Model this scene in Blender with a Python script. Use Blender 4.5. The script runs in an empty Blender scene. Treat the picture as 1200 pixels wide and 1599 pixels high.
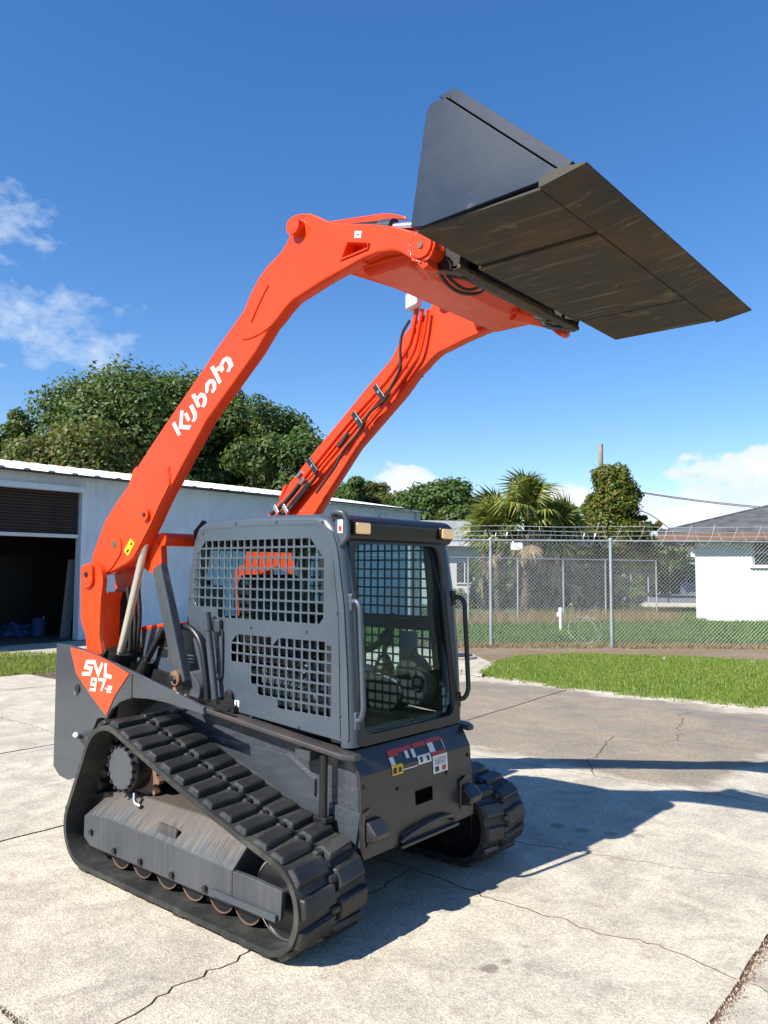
import bpy, bmesh, math, random
import numpy as np
from mathutils import Vector, Matrix

R = math.radians
scene = bpy.context.scene
COL = scene.collection

# ------------------------------------------------------------------ camera
# x = forward of the loader, y = its left, z up; the loader stands on the origin.
CAM = Vector((3.5997, -3.5003, 1.7837))
YAW, PITCH, ROLL, FPX = 2.267762, 0.0731027, 0.0056142, 1234.68
fw = Vector((math.cos(YAW) * math.cos(PITCH), math.sin(YAW) * math.cos(PITCH), math.sin(PITCH)))
rt = Vector((math.sin(YAW), -math.cos(YAW), 0))
up = rt.cross(fw)
r2 = rt * math.cos(ROLL) + up * math.sin(ROLL)
u2 = up * math.cos(ROLL) - rt * math.sin(ROLL)
cam_d = bpy.data.cameras.new('camera')
cam_d.sensor_fit = 'HORIZONTAL'
cam_d.sensor_width = 36.0
cam_d.lens = 36.0 * FPX / 1200.0
cam_d.clip_start = 0.05
cam_d.clip_end = 2000
cam = bpy.data.objects.new('camera', cam_d)
COL.objects.link(cam)
cam.matrix_world = Matrix(((r2.x, u2.x, -fw.x, CAM.x), (r2.y, u2.y, -fw.y, CAM.y), (r2.z, u2.z, -fw.z, CAM.z), (0, 0, 0, 1)))
scene.camera = cam

# ------------------------------------------------------------------ sun and sky
SUN_TO = Vector((0.25, 1.10, -1.0)).normalized()      # the way the light travels
SUN_EL = math.asin(-SUN_TO.z)
sun_d = bpy.data.lights.new('sun', 'SUN')
sun_d.energy = 5.0
sun_d.angle = R(0.53)
sun_d.color = (1.0, 0.955, 0.88)
sun = bpy.data.objects.new('sun', sun_d)
COL.objects.link(sun)
sun.rotation_euler = SUN_TO.to_track_quat('-Z', 'Y').to_euler()
sun.location = (-10, -40, 40)

world = bpy.data.worlds.new('World')
scene.world = world
world.use_nodes = True
wn, wl = world.node_tree.nodes, world.node_tree.links
wn.clear()


def nd(nodes, t, **kw):
    n = nodes.new(t)
    for k, v in kw.items():
        if k == 'ins':
            for kk, vv in v.items():
                n.inputs[kk].default_value = vv
        else:
            setattr(n, k, v)
    return n


sky = nd(wn, 'ShaderNodeTexSky', sky_type='NISHITA', sun_disc=False, sun_elevation=SUN_EL,
         sun_rotation=math.atan2(-SUN_TO.x, -SUN_TO.y), altitude=0, air_density=1.0, dust_density=0.15, ozone_density=3.2)
hsv = nd(wn, 'ShaderNodeHueSaturation', ins={'Hue': 0.509, 'Saturation': 1.36, 'Value': 1.20})
gam = nd(wn, 'ShaderNodeGamma', ins={'Gamma': 0.87})
wl.new(sky.outputs[0], gam.inputs[0])
wl.new(gam.outputs[0], hsv.inputs['Color'])
geo = nd(wn, 'ShaderNodeTexCoord')
sep = nd(wn, 'ShaderNodeSeparateXYZ')
wl.new(geo.outputs['Generated'], sep.inputs[0])


def wmath(op, a, b=None, clamp=False):
    n = wn.new('ShaderNodeMath')
    n.operation = op
    n.use_clamp = clamp
    for i, q in enumerate((a, b)):
        if q is None:
            continue
        if isinstance(q, (int, float)):
            n.inputs[i].default_value = q
        else:
            wl.new(q, n.inputs[i])
    return n.outputs[0]


AZ = wmath('ARCTAN2', sep.outputs[1], sep.outputs[0])
EL = wmath('ARCSINE', sep.outputs[2])
ns1 = nd(wn, 'ShaderNodeTexNoise', ins={'Scale': 9.0, 'Detail': 9.0, 'Roughness': 0.6, 'Distortion': 0.3})
ns2 = nd(wn, 'ShaderNodeTexNoise', ins={'Scale': 24.0, 'Detail': 8.0, 'Roughness': 0.62, 'Distortion': 0.15})
mp = nd(wn, 'ShaderNodeMapping')
mp.inputs['Scale'].default_value = (1, 1, 1.7)
wl.new(geo.outputs['Generated'], mp.inputs[0])
wl.new(mp.outputs[0], ns1.inputs['Vector'])
wl.new(mp.outputs[0], ns2.inputs['Vector'])
# (azimuth deg, elevation deg, half width, half height, noise gain, threshold, softness)
A0 = math.degrees(YAW)
solid = [(A0 - 30.0, 5.0, 8.6, 3.4), (A0 - 27.0, 6.9, 5.2, 1.5), (A0 - 21.0, 3.9, 5.5, 1.5), (A0 - 13.0, 4.9, 3.2, 1.0), (A0 - 1.7, 6.3, 3.1, 1.75),
         (A0 + 70, 5, 9, 3), (A0 + 110, 4, 12, 3.4), (A0 + 160, 6, 8, 3.0), (A0 - 70, 5, 10, 3.3), (A0 - 110, 6, 9, 3.2)]
wisp = [(A0 + 26.5, 21.5, 4.0, 3.2), (A0 + 24.0, 15.8, 6.5, 3.0), (A0 + 20.5, 14.6, 3.5, 2.0),
        (A0 + 60, 24, 9, 5), (A0 - 90, 28, 9, 5)]


def blobs(lst):
    out = None
    for az, el, w, h in lst:
        da = wmath('SUBTRACT', AZ, ((R(az) + math.pi) % (2 * math.pi)) - math.pi)
        x = wmath('DIVIDE', da, R(w))
        y = wmath('DIVIDE', wmath('SUBTRACT', EL, R(el)), R(h))
        d = wmath('SQRT', wmath('ADD', wmath('MULTIPLY', x, x), wmath('MULTIPLY', y, y)))
        m = wmath('SUBTRACT', 1.0, d)
        out = m if out is None else wmath('MAXIMUM', out, m)
    return wmath('MAXIMUM', out, -1.5)


b1 = blobs(solid)
dens1 = wmath('ADD', b1, wmath('MULTIPLY', wmath('SUBTRACT', ns1.outputs['Fac'], 0.5), 2.3))
dens1 = wmath('ADD', dens1, wmath('MULTIPLY', wmath('SUBTRACT', ns2.outputs['Fac'], 0.5), 0.9))
d1 = wmath('MULTIPLY', wmath('ADD', dens1, 0.10), 6.0, True)
b2 = blobs(wisp)
dens2 = wmath('ADD', wmath('MULTIPLY', b2, 0.9), wmath('MULTIPLY', wmath('SUBTRACT', ns2.outputs['Fac'], 0.55), 3.2))
d2 = wmath('MULTIPLY', wmath('MULTIPLY', dens2, 0.75, True), 0.75)
dd = wmath('MAXIMUM', d1, d2)
shade = nd(wn, 'ShaderNodeMixRGB')
wl.new(wmath('MULTIPLY', wmath('SUBTRACT', dens1, 0.1), 0.9, True), shade.inputs[0])
shade.inputs[1].default_value = (4.6, 5.2, 5.9, 1)
shade.inputs[2].default_value = (6.4, 6.5, 6.6, 1)
mixc = nd(wn, 'ShaderNodeMixRGB')
wl.new(dd, mixc.inputs[0])
wl.new(hsv.outputs[0], mixc.inputs[1])
wl.new(shade.outputs[0], mixc.inputs[2])
bg = nd(wn, 'ShaderNodeBackground', ins={'Strength': 0.098})
wl.new(mixc.outputs[0], bg.inputs[0])
wo = nd(wn, 'ShaderNodeOutputWorld')
wl.new(bg.outputs[0], wo.inputs[0])

vs = scene.view_settings
vs.view_transform = 'Standard'
vs.look = 'None'
vs.exposure = 0.92
vs.gamma = 1.0
vs.use_curve_mapping = False
scene.render.resolution_x, scene.render.resolution_y = 768, 1024
scene.cycles.max_bounces = 8
scene.cycles.transparent_max_bounces = 24
scene.cycles.use_denoising = True


# ------------------------------------------------------------------ helpers
def tag(o, label=None, cat=None, group=None, kind=None):
    if label: o['label'] = label
    if cat: o['category'] = cat
    if group: o['group'] = group
    if kind: o['kind'] = kind
    return o


def empty(name, loc=(0, 0, 0)):
    o = bpy.data.objects.new(name, None)
    o.empty_display_size = 0.1
    o.location = loc
    COL.objects.link(o)
    return o


def finish(name, me, mat, parent=None, smooth=None, bevel=0, seg=2):
    if mat is not None and len(me.materials) == 0:
        me.materials.append(mat)
    if smooth is not None:
        me.shade_smooth()
        me.set_sharp_from_angle(angle=R(smooth))
    o = bpy.data.objects.new(name, me)
    COL.objects.link(o)
    if parent is not None:
        o.parent = parent
        # thing roots may sit away from the origin: meshes are in world coordinates
        if parent.parent is None:
            o.matrix_parent_inverse = Matrix.Translation(Vector(parent.location)).inverted()
    if bevel:
        m = o.modifiers.new('bevel', 'BEVEL')
        m.width = bevel
        m.segments = seg
        m.limit_method = 'ANGLE'
        m.angle_limit = R(38)
    return o


class MB:
    def __init__(s):
        s.v, s.f, s.m = [], [], []
        s.mi = 0

    def add(s, vs_, fs_):
        b = len(s.v)
        s.v += [tuple(p) for p in vs_]
        s.f += [tuple(b + i for i in q) for q in fs_]
        s.m += [s.mi] * len(fs_)
        return s

    def hexa(s, p):
        return s.add(p, [(0, 1, 2, 3), (7, 6, 5, 4), (0, 4, 5, 1), (1, 5, 6, 2), (2, 6, 7, 3), (3, 7, 4, 0)])

    def box(s, x0, x1, y0, y1, z0, z1):
        return s.hexa([(x0, y0, z0), (x1, y0, z0), (x1, y1, z0), (x0, y1, z0), (x0, y0, z1), (x1, y0, z1), (x1, y1, z1), (x0, y1, z1)])

    def obox(s, c, ax, ay, az):
        c, ax, ay, az = map(Vector, (c, ax, ay, az))
        return s.hexa([c - ax - ay - az, c + ax - ay - az, c + ax + ay - az, c - ax + ay - az, c - ax - ay + az, c + ax - ay + az, c + ax + ay + az, c - ax + ay + az])

    def prism(s, poly, axis, lo, hi):
        n = len(poly)
        def P(a, b, t):
            return (a, t, b) if axis == 'y' else ((t, a, b) if axis == 'x' else (a, b, t))
        v = [P(a, b, lo) for a, b in poly] + [P(a, b, hi) for a, b in poly]
        f = [tuple(range(n)), tuple(range(2 * n - 1, n - 1, -1))]
        f += [(i, (i + 1) % n, n + (i + 1) % n, n + i) for i in range(n)]
        return s.add(v, f)

    def cyl(s, p0, p1, r0, r1=None, n=16, cap=True):
        if r1 is None: r1 = r0
        p0, p1 = Vector(p0), Vector(p1)
        d = (p1 - p0).normalized()
        a = d.orthogonal().normalized()
        b = d.cross(a)
        v = []
        for p, r in ((p0, r0), (p1, r1)):
            v += [p + (a * math.cos(t) + b * math.sin(t)) * r for t in [2 * math.pi * i / n for i in range(n)]]
        f = [(i, (i + 1) % n, n + (i + 1) % n, n + i) for i in range(n)]
        if cap: f += [tuple(range(n - 1, -1, -1)), tuple(range(n, 2 * n))]
        return s.add(v, f)

    def tube(s, pts, r, n=8, closed=False, cap=True, flat=None):
        pts = [Vector(p) for p in pts]
        m = len(pts)
        rs = r if isinstance(r, (list, tuple)) else [r] * m
        tang = []
        for i in range(m):
            if closed:
                t = pts[(i + 1) % m] - pts[i - 1]
            else:
                t = pts[min(i + 1, m - 1)] - pts[max(i - 1, 0)]
            tang.append(t.normalized())
        nrm = tang[0].orthogonal().normalized()
        v = []
        for i in range(m):
            nrm = (nrm - tang[i] * nrm.dot(tang[i])).normalized()
            bi = tang[i].cross(nrm)
            v += [pts[i] + (nrm * math.cos(2 * math.pi * k / n) + bi * math.sin(2 * math.pi * k / n)) * rs[i] for k in range(n)]
        f = []
        for i in range(m if closed else m - 1):
            j = (i + 1) % m
            f += [(i * n + k, i * n + (k + 1) % n, j * n + (k + 1) % n, j * n + k) for k in range(n)]
        if cap and not closed:
            f += [tuple(range(n - 1, -1, -1)), tuple(range((m - 1) * n, m * n))]
        return s.add(v, f)

    def mesh(s, name, mats=None):
        me = bpy.data.meshes.new(name)
        me.from_pydata(s.v, [], s.f)
        if mats:
            for q in mats: me.materials.append(q)
            me.polygons.foreach_set('material_index', s.m)
        bm = bmesh.new()
        bm.from_mesh(me)
        bmesh.ops.recalc_face_normals(bm, faces=bm.faces)
        bm.to_mesh(me)
        bm.free()
        return me

    def out(s, name, mat, parent=None, smooth=None, bevel=0, seg=2):
        if isinstance(mat, (list, tuple)):
            return finish(name, s.mesh(name, mat), None, parent, smooth, bevel, seg)
        return finish(name, s.mesh(name), mat, parent, smooth, bevel, seg)


def fillet(pts, r, n=5):
    """round the corners of a 2-D polygon; r a number or a list"""
    out = []
    m = len(pts)
    for i in range(m):
        p, a, b = Vector(pts[i]), Vector(pts[i - 1]), Vector(pts[(i + 1) % m])
        rr = r[i] if isinstance(r, (list, tuple)) else r
        if rr <= 0:
            out.append(tuple(p)); continue
        da, db = (a - p), (b - p)
        t = min(rr, da.length * 0.48, db.length * 0.48)
        q0, q1 = p + da.normalized() * t, p + db.normalized() * t
        for k in range(n + 1):
            s = k / n
            out.append(tuple(q0 * (1 - s) ** 2 + p * 2 * s * (1 - s) + q1 * s * s))
    return out


def smooth_path(pts, n=6):
    """Catmull-Rom through 3-D points"""
    P = [Vector(p) for p in pts]
    P = [P[0] * 2 - P[1]] + P + [P[-1] * 2 - P[-2]]
    out = []
    for i in range(1, len(P) - 2):
        a, b, c, d = P[i - 1], P[i], P[i + 1], P[i + 2]
        for k in range(n):
            t = k / n
            out.append(0.5 * ((2 * b) + (c - a) * t + (2 * a - 5 * b + 4 * c - d) * t * t + (3 * b - a - 3 * c + d) * t ** 3))
    out.append(P[-2])
    return out


def plate(name, loops, y, thick, mat, parent=None, axis='y', bevel=0):
    """flat plate with holes: loops[0] the outline, the others holes, in (x,z)"""
    cu = bpy.data.curves.new('tmp', 'CURVE')
    cu.dimensions = '2D'
    cu.fill_mode = 'BOTH'
    cu.extrude = thick / 2
    for lp in loops:
        sp = cu.splines.new('POLY')
        sp.points.add(len(lp) - 1)
        for i, (a, b) in enumerate(lp):
            sp.points[i].co = (a, b, 0, 1)
        sp.use_cyclic_u = True
    ob = bpy.data.objects.new('tmp', cu)
    COL.objects.link(ob)
    bpy.context.view_layer.update()
    dg = bpy.context.evaluated_depsgraph_get()
    me = bpy.data.meshes.new_from_object(ob.evaluated_get(dg))
    bpy.data.objects.remove(ob)
    bpy.data.curves.remove(cu)
    n = len(me.vertices)
    co = np.empty(n * 3, np.float32)
    me.vertices.foreach_get('co', co)
    co = co.reshape(-1, 3)
    if callable(y):
        new = np.array([y(a, b, c_) for a, b, c_ in co], np.float32)
    elif axis == 'y':
        new = np.stack([co[:, 0], y - co[:, 2], co[:, 1]], 1)
    else:
        new = np.stack([y + co[:, 2], co[:, 0], co[:, 1]], 1)
    me.vertices.foreach_set('co', new.astype(np.float32).ravel())
    me.name = name
    me.materials.clear()
    me.validate()
    bm = bmesh.new(); bm.from_mesh(me)
    bmesh.ops.remove_doubles(bm, verts=bm.verts, dist=1e-5)
    if bevel:
        bmesh.ops.dissolve_limit(bm, angle_limit=R(1.0), verts=bm.verts, edges=bm.edges)
    bmesh.ops.recalc_face_normals(bm, faces=bm.faces)
    bm.to_mesh(me); bm.free()
    return finish(name, me, mat, parent, None, bevel)


def W(D, L, z=0.0):
    """a point D metres ahead of the photographer and L to the right (ground frame of the yard)"""
    f = Vector((math.cos(YAW), math.sin(YAW), 0))
    p = Vector((CAM.x, CAM.y, 0)) + f * D + rt * L
    return Vector((p.x, p.y, z))


def ray(u, v):
    return fw + r2 * ((u - 600) / FPX) - u2 * ((v - 799.5) / FPX)


def at(u, v, y):
    """(x, z) of the point seen at u, v when it lies in the upright plane y"""
    d = ray(u, v)
    t = (y - CAM.y) / d.y
    return (CAM.x + d.x * t, CAM.z + d.z * t)


def pts(lst, y):
    return [at(u, v, y) for u, v in lst]


# ------------------------------------------------------------------ materials
def new_mat(name):
    m = bpy.data.materials.new(name)
    m.use_nodes = True
    nt = m.node_tree
    nt.nodes.clear()
    out = nt.nodes.new('ShaderNodeOutputMaterial')
    return m, nt.nodes, nt.links, out


def lin(r, g, b):
    f = lambda c: (c / 255 / 12.92) if c / 255 <= 0.04045 else ((c / 255 + 0.055) / 1.055) ** 2.4
    return (f(r), f(g), f(b), 1)


def mixn(n, l, fac, a, b, mode='MIX'):
    m = n.new('ShaderNodeMixRGB')
    m.blend_type = mode
    for i, q in ((0, fac), (1, a), (2, b)):
        if isinstance(q, (int, float, tuple)):
            m.inputs[i].default_value = q
        else:
            l.new(q, m.inputs[i])
    return m.outputs[0]


def ramp(n, l, src, stops):
    r = n.new('ShaderNodeValToRGB')
    el = r.color_ramp.elements
    while len(el) < len(stops): el.new(0.5)
    for e, (p, c) in zip(el, stops):
        e.position = p
        e.color = c if isinstance(c, tuple) else (c, c, c, 1)
    l.new(src, r.inputs[0])
    return r.outputs[0]


def noise(n, l, vec, scale, detail=6, rough=0.55, dist=0.0):
    t = n.new('ShaderNodeTexNoise')
    t.inputs['Scale'].default_value = scale
    t.inputs['Detail'].default_value = detail
    t.inputs['Roughness'].default_value = rough
    t.inputs['Distortion'].default_value = dist
    if vec is not None: l.new(vec, t.inputs['Vector'])
    return t.outputs['Fac']


def mapped(n, l, src, scale=(1, 1, 1), rot=(0, 0, 0)):
    m = n.new('ShaderNodeMapping')
    m.inputs['Scale'].default_value = scale
    m.inputs['Rotation'].default_value = rot
    l.new(src, m.inputs[0])
    return m.outputs[0]


def mth(n, l, op, a, b=None, clamp=False):
    m = n.new('ShaderNodeMath')
    m.operation = op
    m.use_clamp = clamp
    for i, q in enumerate((a, b)):
        if q is None: continue
        if isinstance(q, (int, float)): m.inputs[i].default_value = q
        else: l.new(q, m.inputs[i])
    return m.outputs[0]


ALB = 0.79


def scaled(c, k=None):
    k = ALB if k is None else k
    return tuple(x * k for x in c[:3]) + (1,)


def paint(name, col, rough=0.35, dust=0.0, dustcol=(0.25, 0.22, 0.18, 1), coat=0.0, vary=0.06, spec=0.5, bump=0.0, metal=0.0, streak=0.0, speck=0.0):
    m, n, l, out = new_mat(name)
    if metal < 0.5:
        col, dustcol = scaled(col), scaled(dustcol)
    b = n.new('ShaderNodeBsdfPrincipled')
    tc = n.new('ShaderNodeTexCoord').outputs['Object']
    v = noise(n, l, tc, 1.7, 8, 0.6)
    dark = tuple(c * (1 - vary * 2.2) for c in col[:3]) + (1,)
    light = tuple(min(1, c * (1 + vary * 2.2)) for c in col[:3]) + (1,)
    c = mixn(n, l, ramp(n, l, v, [(0.3, 0.0), (0.7, 1.0)]), dark, light)
    if dust:
        f = ramp(n, l, noise(n, l, tc, 4.5, 10, 0.7, 0.4), [(0.45, 0.0), (0.8, 1.0)])
        c = mixn(n, l, mth(n, l, 'MULTIPLY', f, dust), c, dustcol)
    if streak:
        sv = mapped(n, l, tc, (34, 34, 1.6))
        f = ramp(n, l, noise(n, l, sv, 1.0, 6, 0.6), [(0.5, 0.0), (0.72, 1.0)])
        c = mixn(n, l, mth(n, l, 'MULTIPLY', f, streak), c, dustcol)
    if speck:
        f = ramp(n, l, noise(n, l, tc, 160, 2, 0.5), [(0.68, 0.0), (0.74, 1.0)])
        c = mixn(n, l, mth(n, l, 'MULTIPLY', f, speck), c, (0.6, 0.62, 0.64, 1))
    l.new(c, b.inputs['Base Color'])
    rr = noise(n, l, tc, 9, 8, 0.6)
    l.new(mth(n, l, 'ADD', mth(n, l, 'MULTIPLY', rr, 0.22), rough - 0.10), b.inputs['Roughness'])
    b.inputs['Coat Weight'].default_value = coat
    b.inputs['Coat Roughness'].default_value = 0.08
    b.inputs['Specular IOR Level'].default_value = spec
    b.inputs['Metallic'].default_value = metal
    if bump:
        bp = n.new('ShaderNodeBump')
        bp.inputs['Strength'].default_value = bump
        bp.inputs['Distance'].default_value = 0.004
        l.new(noise(n, l, tc, 60, 6, 0.6), bp.inputs['Height'])
        l.new(bp.outputs[0], b.inputs['Normal'])
    l.new(b.outputs[0], out.inputs[0])
    return m


M = {}
M['orange'] = paint('orange_paint', (0.84, 0.060, 0.009, 1), 0.27, coat=0.0, spec=0.36, vary=0.04, dust=0.25, dustcol=(0.42, 0.05, 0.015, 1))
M['orange2'] = paint('orange_decal_film', (0.78, 0.075, 0.018, 1), 0.4, vary=0.02)
M['grey'] = paint('slate_grey_paint', (0.050, 0.058, 0.070, 1), 0.30, dust=0.12, dustcol=(0.12, 0.11, 0.10, 1), coat=0.3, vary=0.12, speck=0.35)
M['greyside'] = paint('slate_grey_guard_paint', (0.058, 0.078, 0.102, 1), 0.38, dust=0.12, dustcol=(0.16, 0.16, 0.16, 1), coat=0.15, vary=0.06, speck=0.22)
M['dark'] = paint('black_paint', (0.010, 0.010, 0.012, 1), 0.38, dust=0.06, vary=0.2)
M['frontgrey'] = paint('front_plate_paint', (0.022, 0.021, 0.022, 1), 0.36, dust=0.3, dustcol=(0.09, 0.075, 0.06, 1), coat=0.2, vary=0.18)
M['rollerframe'] = paint('dusty_roller_frame_paint', (0.045, 0.050, 0.058, 1), 0.5, dust=0.4, dustcol=(0.12, 0.095, 0.068, 1), vary=0.12, streak=0.55)
def mud_mat():
    m, n, l, out = new_mat('muddy_roller_frame_paint')
    b = n.new('ShaderNodeBsdfPrincipled')
    tc = n.new('ShaderNodeTexCoord').outputs['Object']
    sp_ = n.new('ShaderNodeSeparateXYZ')
    l.new(tc, sp_.inputs[0])
    c = mixn(n, l, ramp(n, l, noise(n, l, tc, 3, 8, 0.6), [(0.35, 0.0), (0.65, 1.0)]), (0.034, 0.038, 0.044, 1), (0.050, 0.055, 0.062, 1))
    # dried mud caked on the sloping top, running down in tongues
    tong = noise(n, l, mapped(n, l, tc, (16, 1, 1)), 1.0, 4, 0.6)
    hgt = mth(n, l, 'ADD', sp_.outputs[2], mth(n, l, 'MULTIPLY', mth(n, l, 'SUBTRACT', tong, 0.5), 0.30))
    cake = mth(n, l, 'MULTIPLY', mth(n, l, 'SUBTRACT', hgt, 0.345), 14.0, True)
    fine = ramp(n, l, noise(n, l, tc, 20, 8, 0.7), [(0.3, 0.35), (0.7, 1.0)])
    c = mixn(n, l, mth(n, l, 'MULTIPLY', mth(n, l, 'MULTIPLY', cake, fine), 0.75), c, (0.105, 0.078, 0.052, 1))
    run = ramp(n, l, noise(n, l, mapped(n, l, tc, (38, 38, 1.2)), 1.0, 6, 0.6), [(0.50, 0.0), (0.70, 0.55)])
    c = mixn(n, l, run, c, (0.085, 0.075, 0.062, 1))
    l.new(c, b.inputs['Base Color'])
    b.inputs['Roughness'].default_value = 0.6
    bp = n.new('ShaderNodeBump')
    bp.inputs['Strength'].default_value = 0.5
    bp.inputs['Distance'].default_value = 0.01
    l.new(mth(n, l, 'ADD', cake, mth(n, l, 'MULTIPLY', tong, 1.5)), bp.inputs['Height'])
    l.new(bp.outputs[0], b.inputs['Normal'])
    l.new(b.outputs[0], out.inputs[0])
    return m


M['rollerframe'] = mud_mat()
M['rubber'] = paint('track_rubber', (0.022, 0.023, 0.022, 1), 0.62, dust=0.8, dustcol=(0.11, 0.105, 0.088, 1), vary=0.15, bump=0.35, spec=0.4)
M['rubbertop'] = paint('tread_block_rubber', (0.014, 0.015, 0.016, 1), 0.46, dust=0.6, dustcol=(0.085, 0.085, 0.075, 1), vary=0.2, bump=0.5, spec=0.5)
M['hose'] = paint('black_hose', (0.012, 0.012, 0.013, 1), 0.5, dust=0.2)
M['steel'] = paint('bright_steel', (0.55, 0.55, 0.56, 1), 0.28, metal=1.0, vary=0.05)
M['rod'] = paint('chrome_rod', (0.62, 0.58, 0.50, 1), 0.30, metal=0.65, vary=0.05)
M['rust'] = paint('rusty_steel', (0.16, 0.085, 0.05, 1), 0.65, dust=0.5, dustcol=(0.25, 0.2, 0.16, 1), vary=0.3)
M['white'] = paint('white_film', (0.80, 0.80, 0.80, 1), 0.4, vary=0.02)
M['red'] = paint('red_film', (0.50, 0.03, 0.02, 1), 0.4, vary=0.02)
M['yellow'] = paint('yellow_film', (0.85, 0.55, 0.01, 1), 0.4, vary=0.02)
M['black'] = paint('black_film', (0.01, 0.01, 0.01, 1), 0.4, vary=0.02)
M['plastic'] = paint('interior_plastic', (0.035, 0.036, 0.038, 1), 0.45, vary=0.08)
M['console'] = paint('light_console_plastic', (0.055, 0.058, 0.06, 1), 0.22, vary=0.05)
M['seat'] = paint('black_vinyl', (0.012, 0.012, 0.013, 1), 0.5, vary=0.1)
M['ledge'] = paint('worn_ledge_paint', (0.050, 0.046, 0.048, 1), 0.42, dust=0.5, dustcol=(0.12, 0.075, 0.058, 1), vary=0.15)
M['shade_black'] = paint('painted_shade_black', (0.003, 0.003, 0.003, 1), 1.0, vary=0.0, spec=0.0)  # flat black painted in for shade in the plate window and bucket gap
M['jug'] = paint('cloudy_plastic', (0.62, 0.70, 0.66, 1), 0.35, vary=0.04)


def bucket_mat(name, under):
    m, n, l, out = new_mat(name)
    b = n.new('ShaderNodeBsdfPrincipled')
    tc = n.new('ShaderNodeTexCoord').outputs['Object']
    base = (0.015, 0.028, 0.055, 1) if not under else (0.036, 0.034, 0.030, 1)
    v1 = noise(n, l, tc, 2.4, 9, 0.65, 0.5)
    sv = mapped(n, l, tc, (1.5, 16, 16), (0, 0, 0))
    v2 = noise(n, l, sv, 1.6, 8, 0.65)
    c = base
    if under:
        c = mixn(n, l, ramp(n, l, v1, [(0.44, 0.0), (0.60, 0.9)]), base, (0.095, 0.055, 0.028, 1))
        c = mixn(n, l, ramp(n, l, v2, [(0.56, 0.0), (0.70, 0.8)]), c, (0.22, 0.175, 0.125, 1))
        c = mixn(n, l, ramp(n, l, noise(n, l, tc, 1.1, 6, 0.5), [(0.5, 0.0), (0.68, 0.7)]), c, (0.022, 0.024, 0.022, 1))
        c = mixn(n, l, ramp(n, l, noise(n, l, tc, 3.1, 7, 0.65, 0.9), [(0.60, 0.0), (0.66, 0.8)]), c, (0.17, 0.115, 0.06, 1))
        c = mixn(n, l, ramp(n, l, noise(n, l, tc, 11, 5, 0.6, 0.4), [(0.66, 0.0), (0.70, 0.7)]), c, (0.22, 0.10, 0.05, 1))
    else:
        c = mixn(n, l, ramp(n, l, noise(n, l, tc, 5, 10, 0.7, 0.6), [(0.62, 0.0), (0.74, 0.6)]), base, (0.16, 0.18, 0.21, 1))
        c = mixn(n, l, ramp(n, l, noise(n, l, tc, 90, 4, 0.6), [(0.68, 0.0), (0.74, 0.6)]), c, (0.4, 0.4, 0.4, 1))
    l.new(mixn(n, l, 1.0, c, (ALB, ALB, ALB, 1), 'MULTIPLY'), b.inputs['Base Color'])
    l.new(mth(n, l, 'ADD', mth(n, l, 'MULTIPLY', v1, 0.35), 0.22 if not under else 0.42), b.inputs['Roughness'])
    b.inputs['Specular IOR Level'].default_value = 0.28
    bp = n.new('ShaderNodeBump')
    bp.inputs['Strength'].default_value = 0.25
    bp.inputs['Distance'].default_value = 0.005
    l.new(v2 if under else v1, bp.inputs['Height'])
    l.new(bp.outputs[0], b.inputs['Normal'])
    l.new(b.outputs[0], out.inputs[0])
    return m


M['bucket'] = bucket_mat('bucket_paint', False)
M['bucketfloor'] = bucket_mat('scuffed_bucket_steel', True)


def glass_mat(name, tint, refl=0.08):
    m, n, l, out = new_mat(name)
    t = n.new('ShaderNodeBsdfTransparent')
    t.inputs[0].default_value = tint
    g = n.new('ShaderNodeBsdfGlossy')
    g.inputs['Roughness'].default_value = 0.02
    lw = n.new('ShaderNodeLayerWeight')
    lw.inputs[0].default_value = 0.25
    f = mth(n, l, 'ADD', mth(n, l, 'MULTIPLY', lw.outputs['Fresnel'], refl * 3.0), refl * 0.12, True)
    mx = n.new('ShaderNodeMixShader')
    l.new(f, mx.inputs[0])
    l.new(t.outputs[0], mx.inputs[1])
    l.new(g.outputs[0], mx.inputs[2])
    l.new(mx.outputs[0], out.inputs[0])
    return m


M['glass'] = glass_mat('tinted_cab_glass', (0.68, 0.83, 0.84, 1), 0.05)
M['doorglass'] = glass_mat('door_glass', (0.84, 0.90, 0.90, 1), 0.008)
M['houseglass'] = paint('dark_window_glass', (0.02, 0.03, 0.035, 1), 0.12, vary=0.1)


def lamp_lens():
    m, n, l, out = new_mat('ribbed_headlight_lens')
    b = n.new('ShaderNodeBsdfPrincipled')
    tc = n.new('ShaderNodeTexCoord').outputs['Object']
    wv = n.new('ShaderNodeTexWave')
    wv.inputs['Scale'].default_value = 22
    wv.bands_direction = 'Z'
    l.new(tc, wv.inputs[0])
    b.inputs['Base Color'].default_value = (0.55, 0.36, 0.17, 1)
    b.inputs['Roughness'].default_value = 0.22
    b.inputs['Coat Weight'].default_value = 1.0
    bp = n.new('ShaderNodeBump')
    bp.inputs['Strength'].default_value = 0.7
    bp.inputs['Distance'].default_value = 0.006
    l.new(wv.outputs[1], bp.inputs['Height'])
    l.new(bp.outputs[0], b.inputs['Normal'])
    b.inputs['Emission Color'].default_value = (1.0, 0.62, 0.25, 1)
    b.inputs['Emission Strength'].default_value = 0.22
    l.new(b.outputs[0], out.inputs[0])
    return m


M['lens'] = lamp_lens()


SPOTS = [(1.60, -0.36, 0.050, 0.7), (1.63, -0.25, 0.034, 0.6), (1.62, -0.07, 0.024, 0.6), (1.55, -0.41, 0.022, 0.6), (0.89, 1.65, 0.06, 0.5), (1.07, 1.67, 0.06, 0.5), (1.25, 1.74, 0.06, 0.5), (1.40, 1.82, 0.055, 0.4)]


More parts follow.
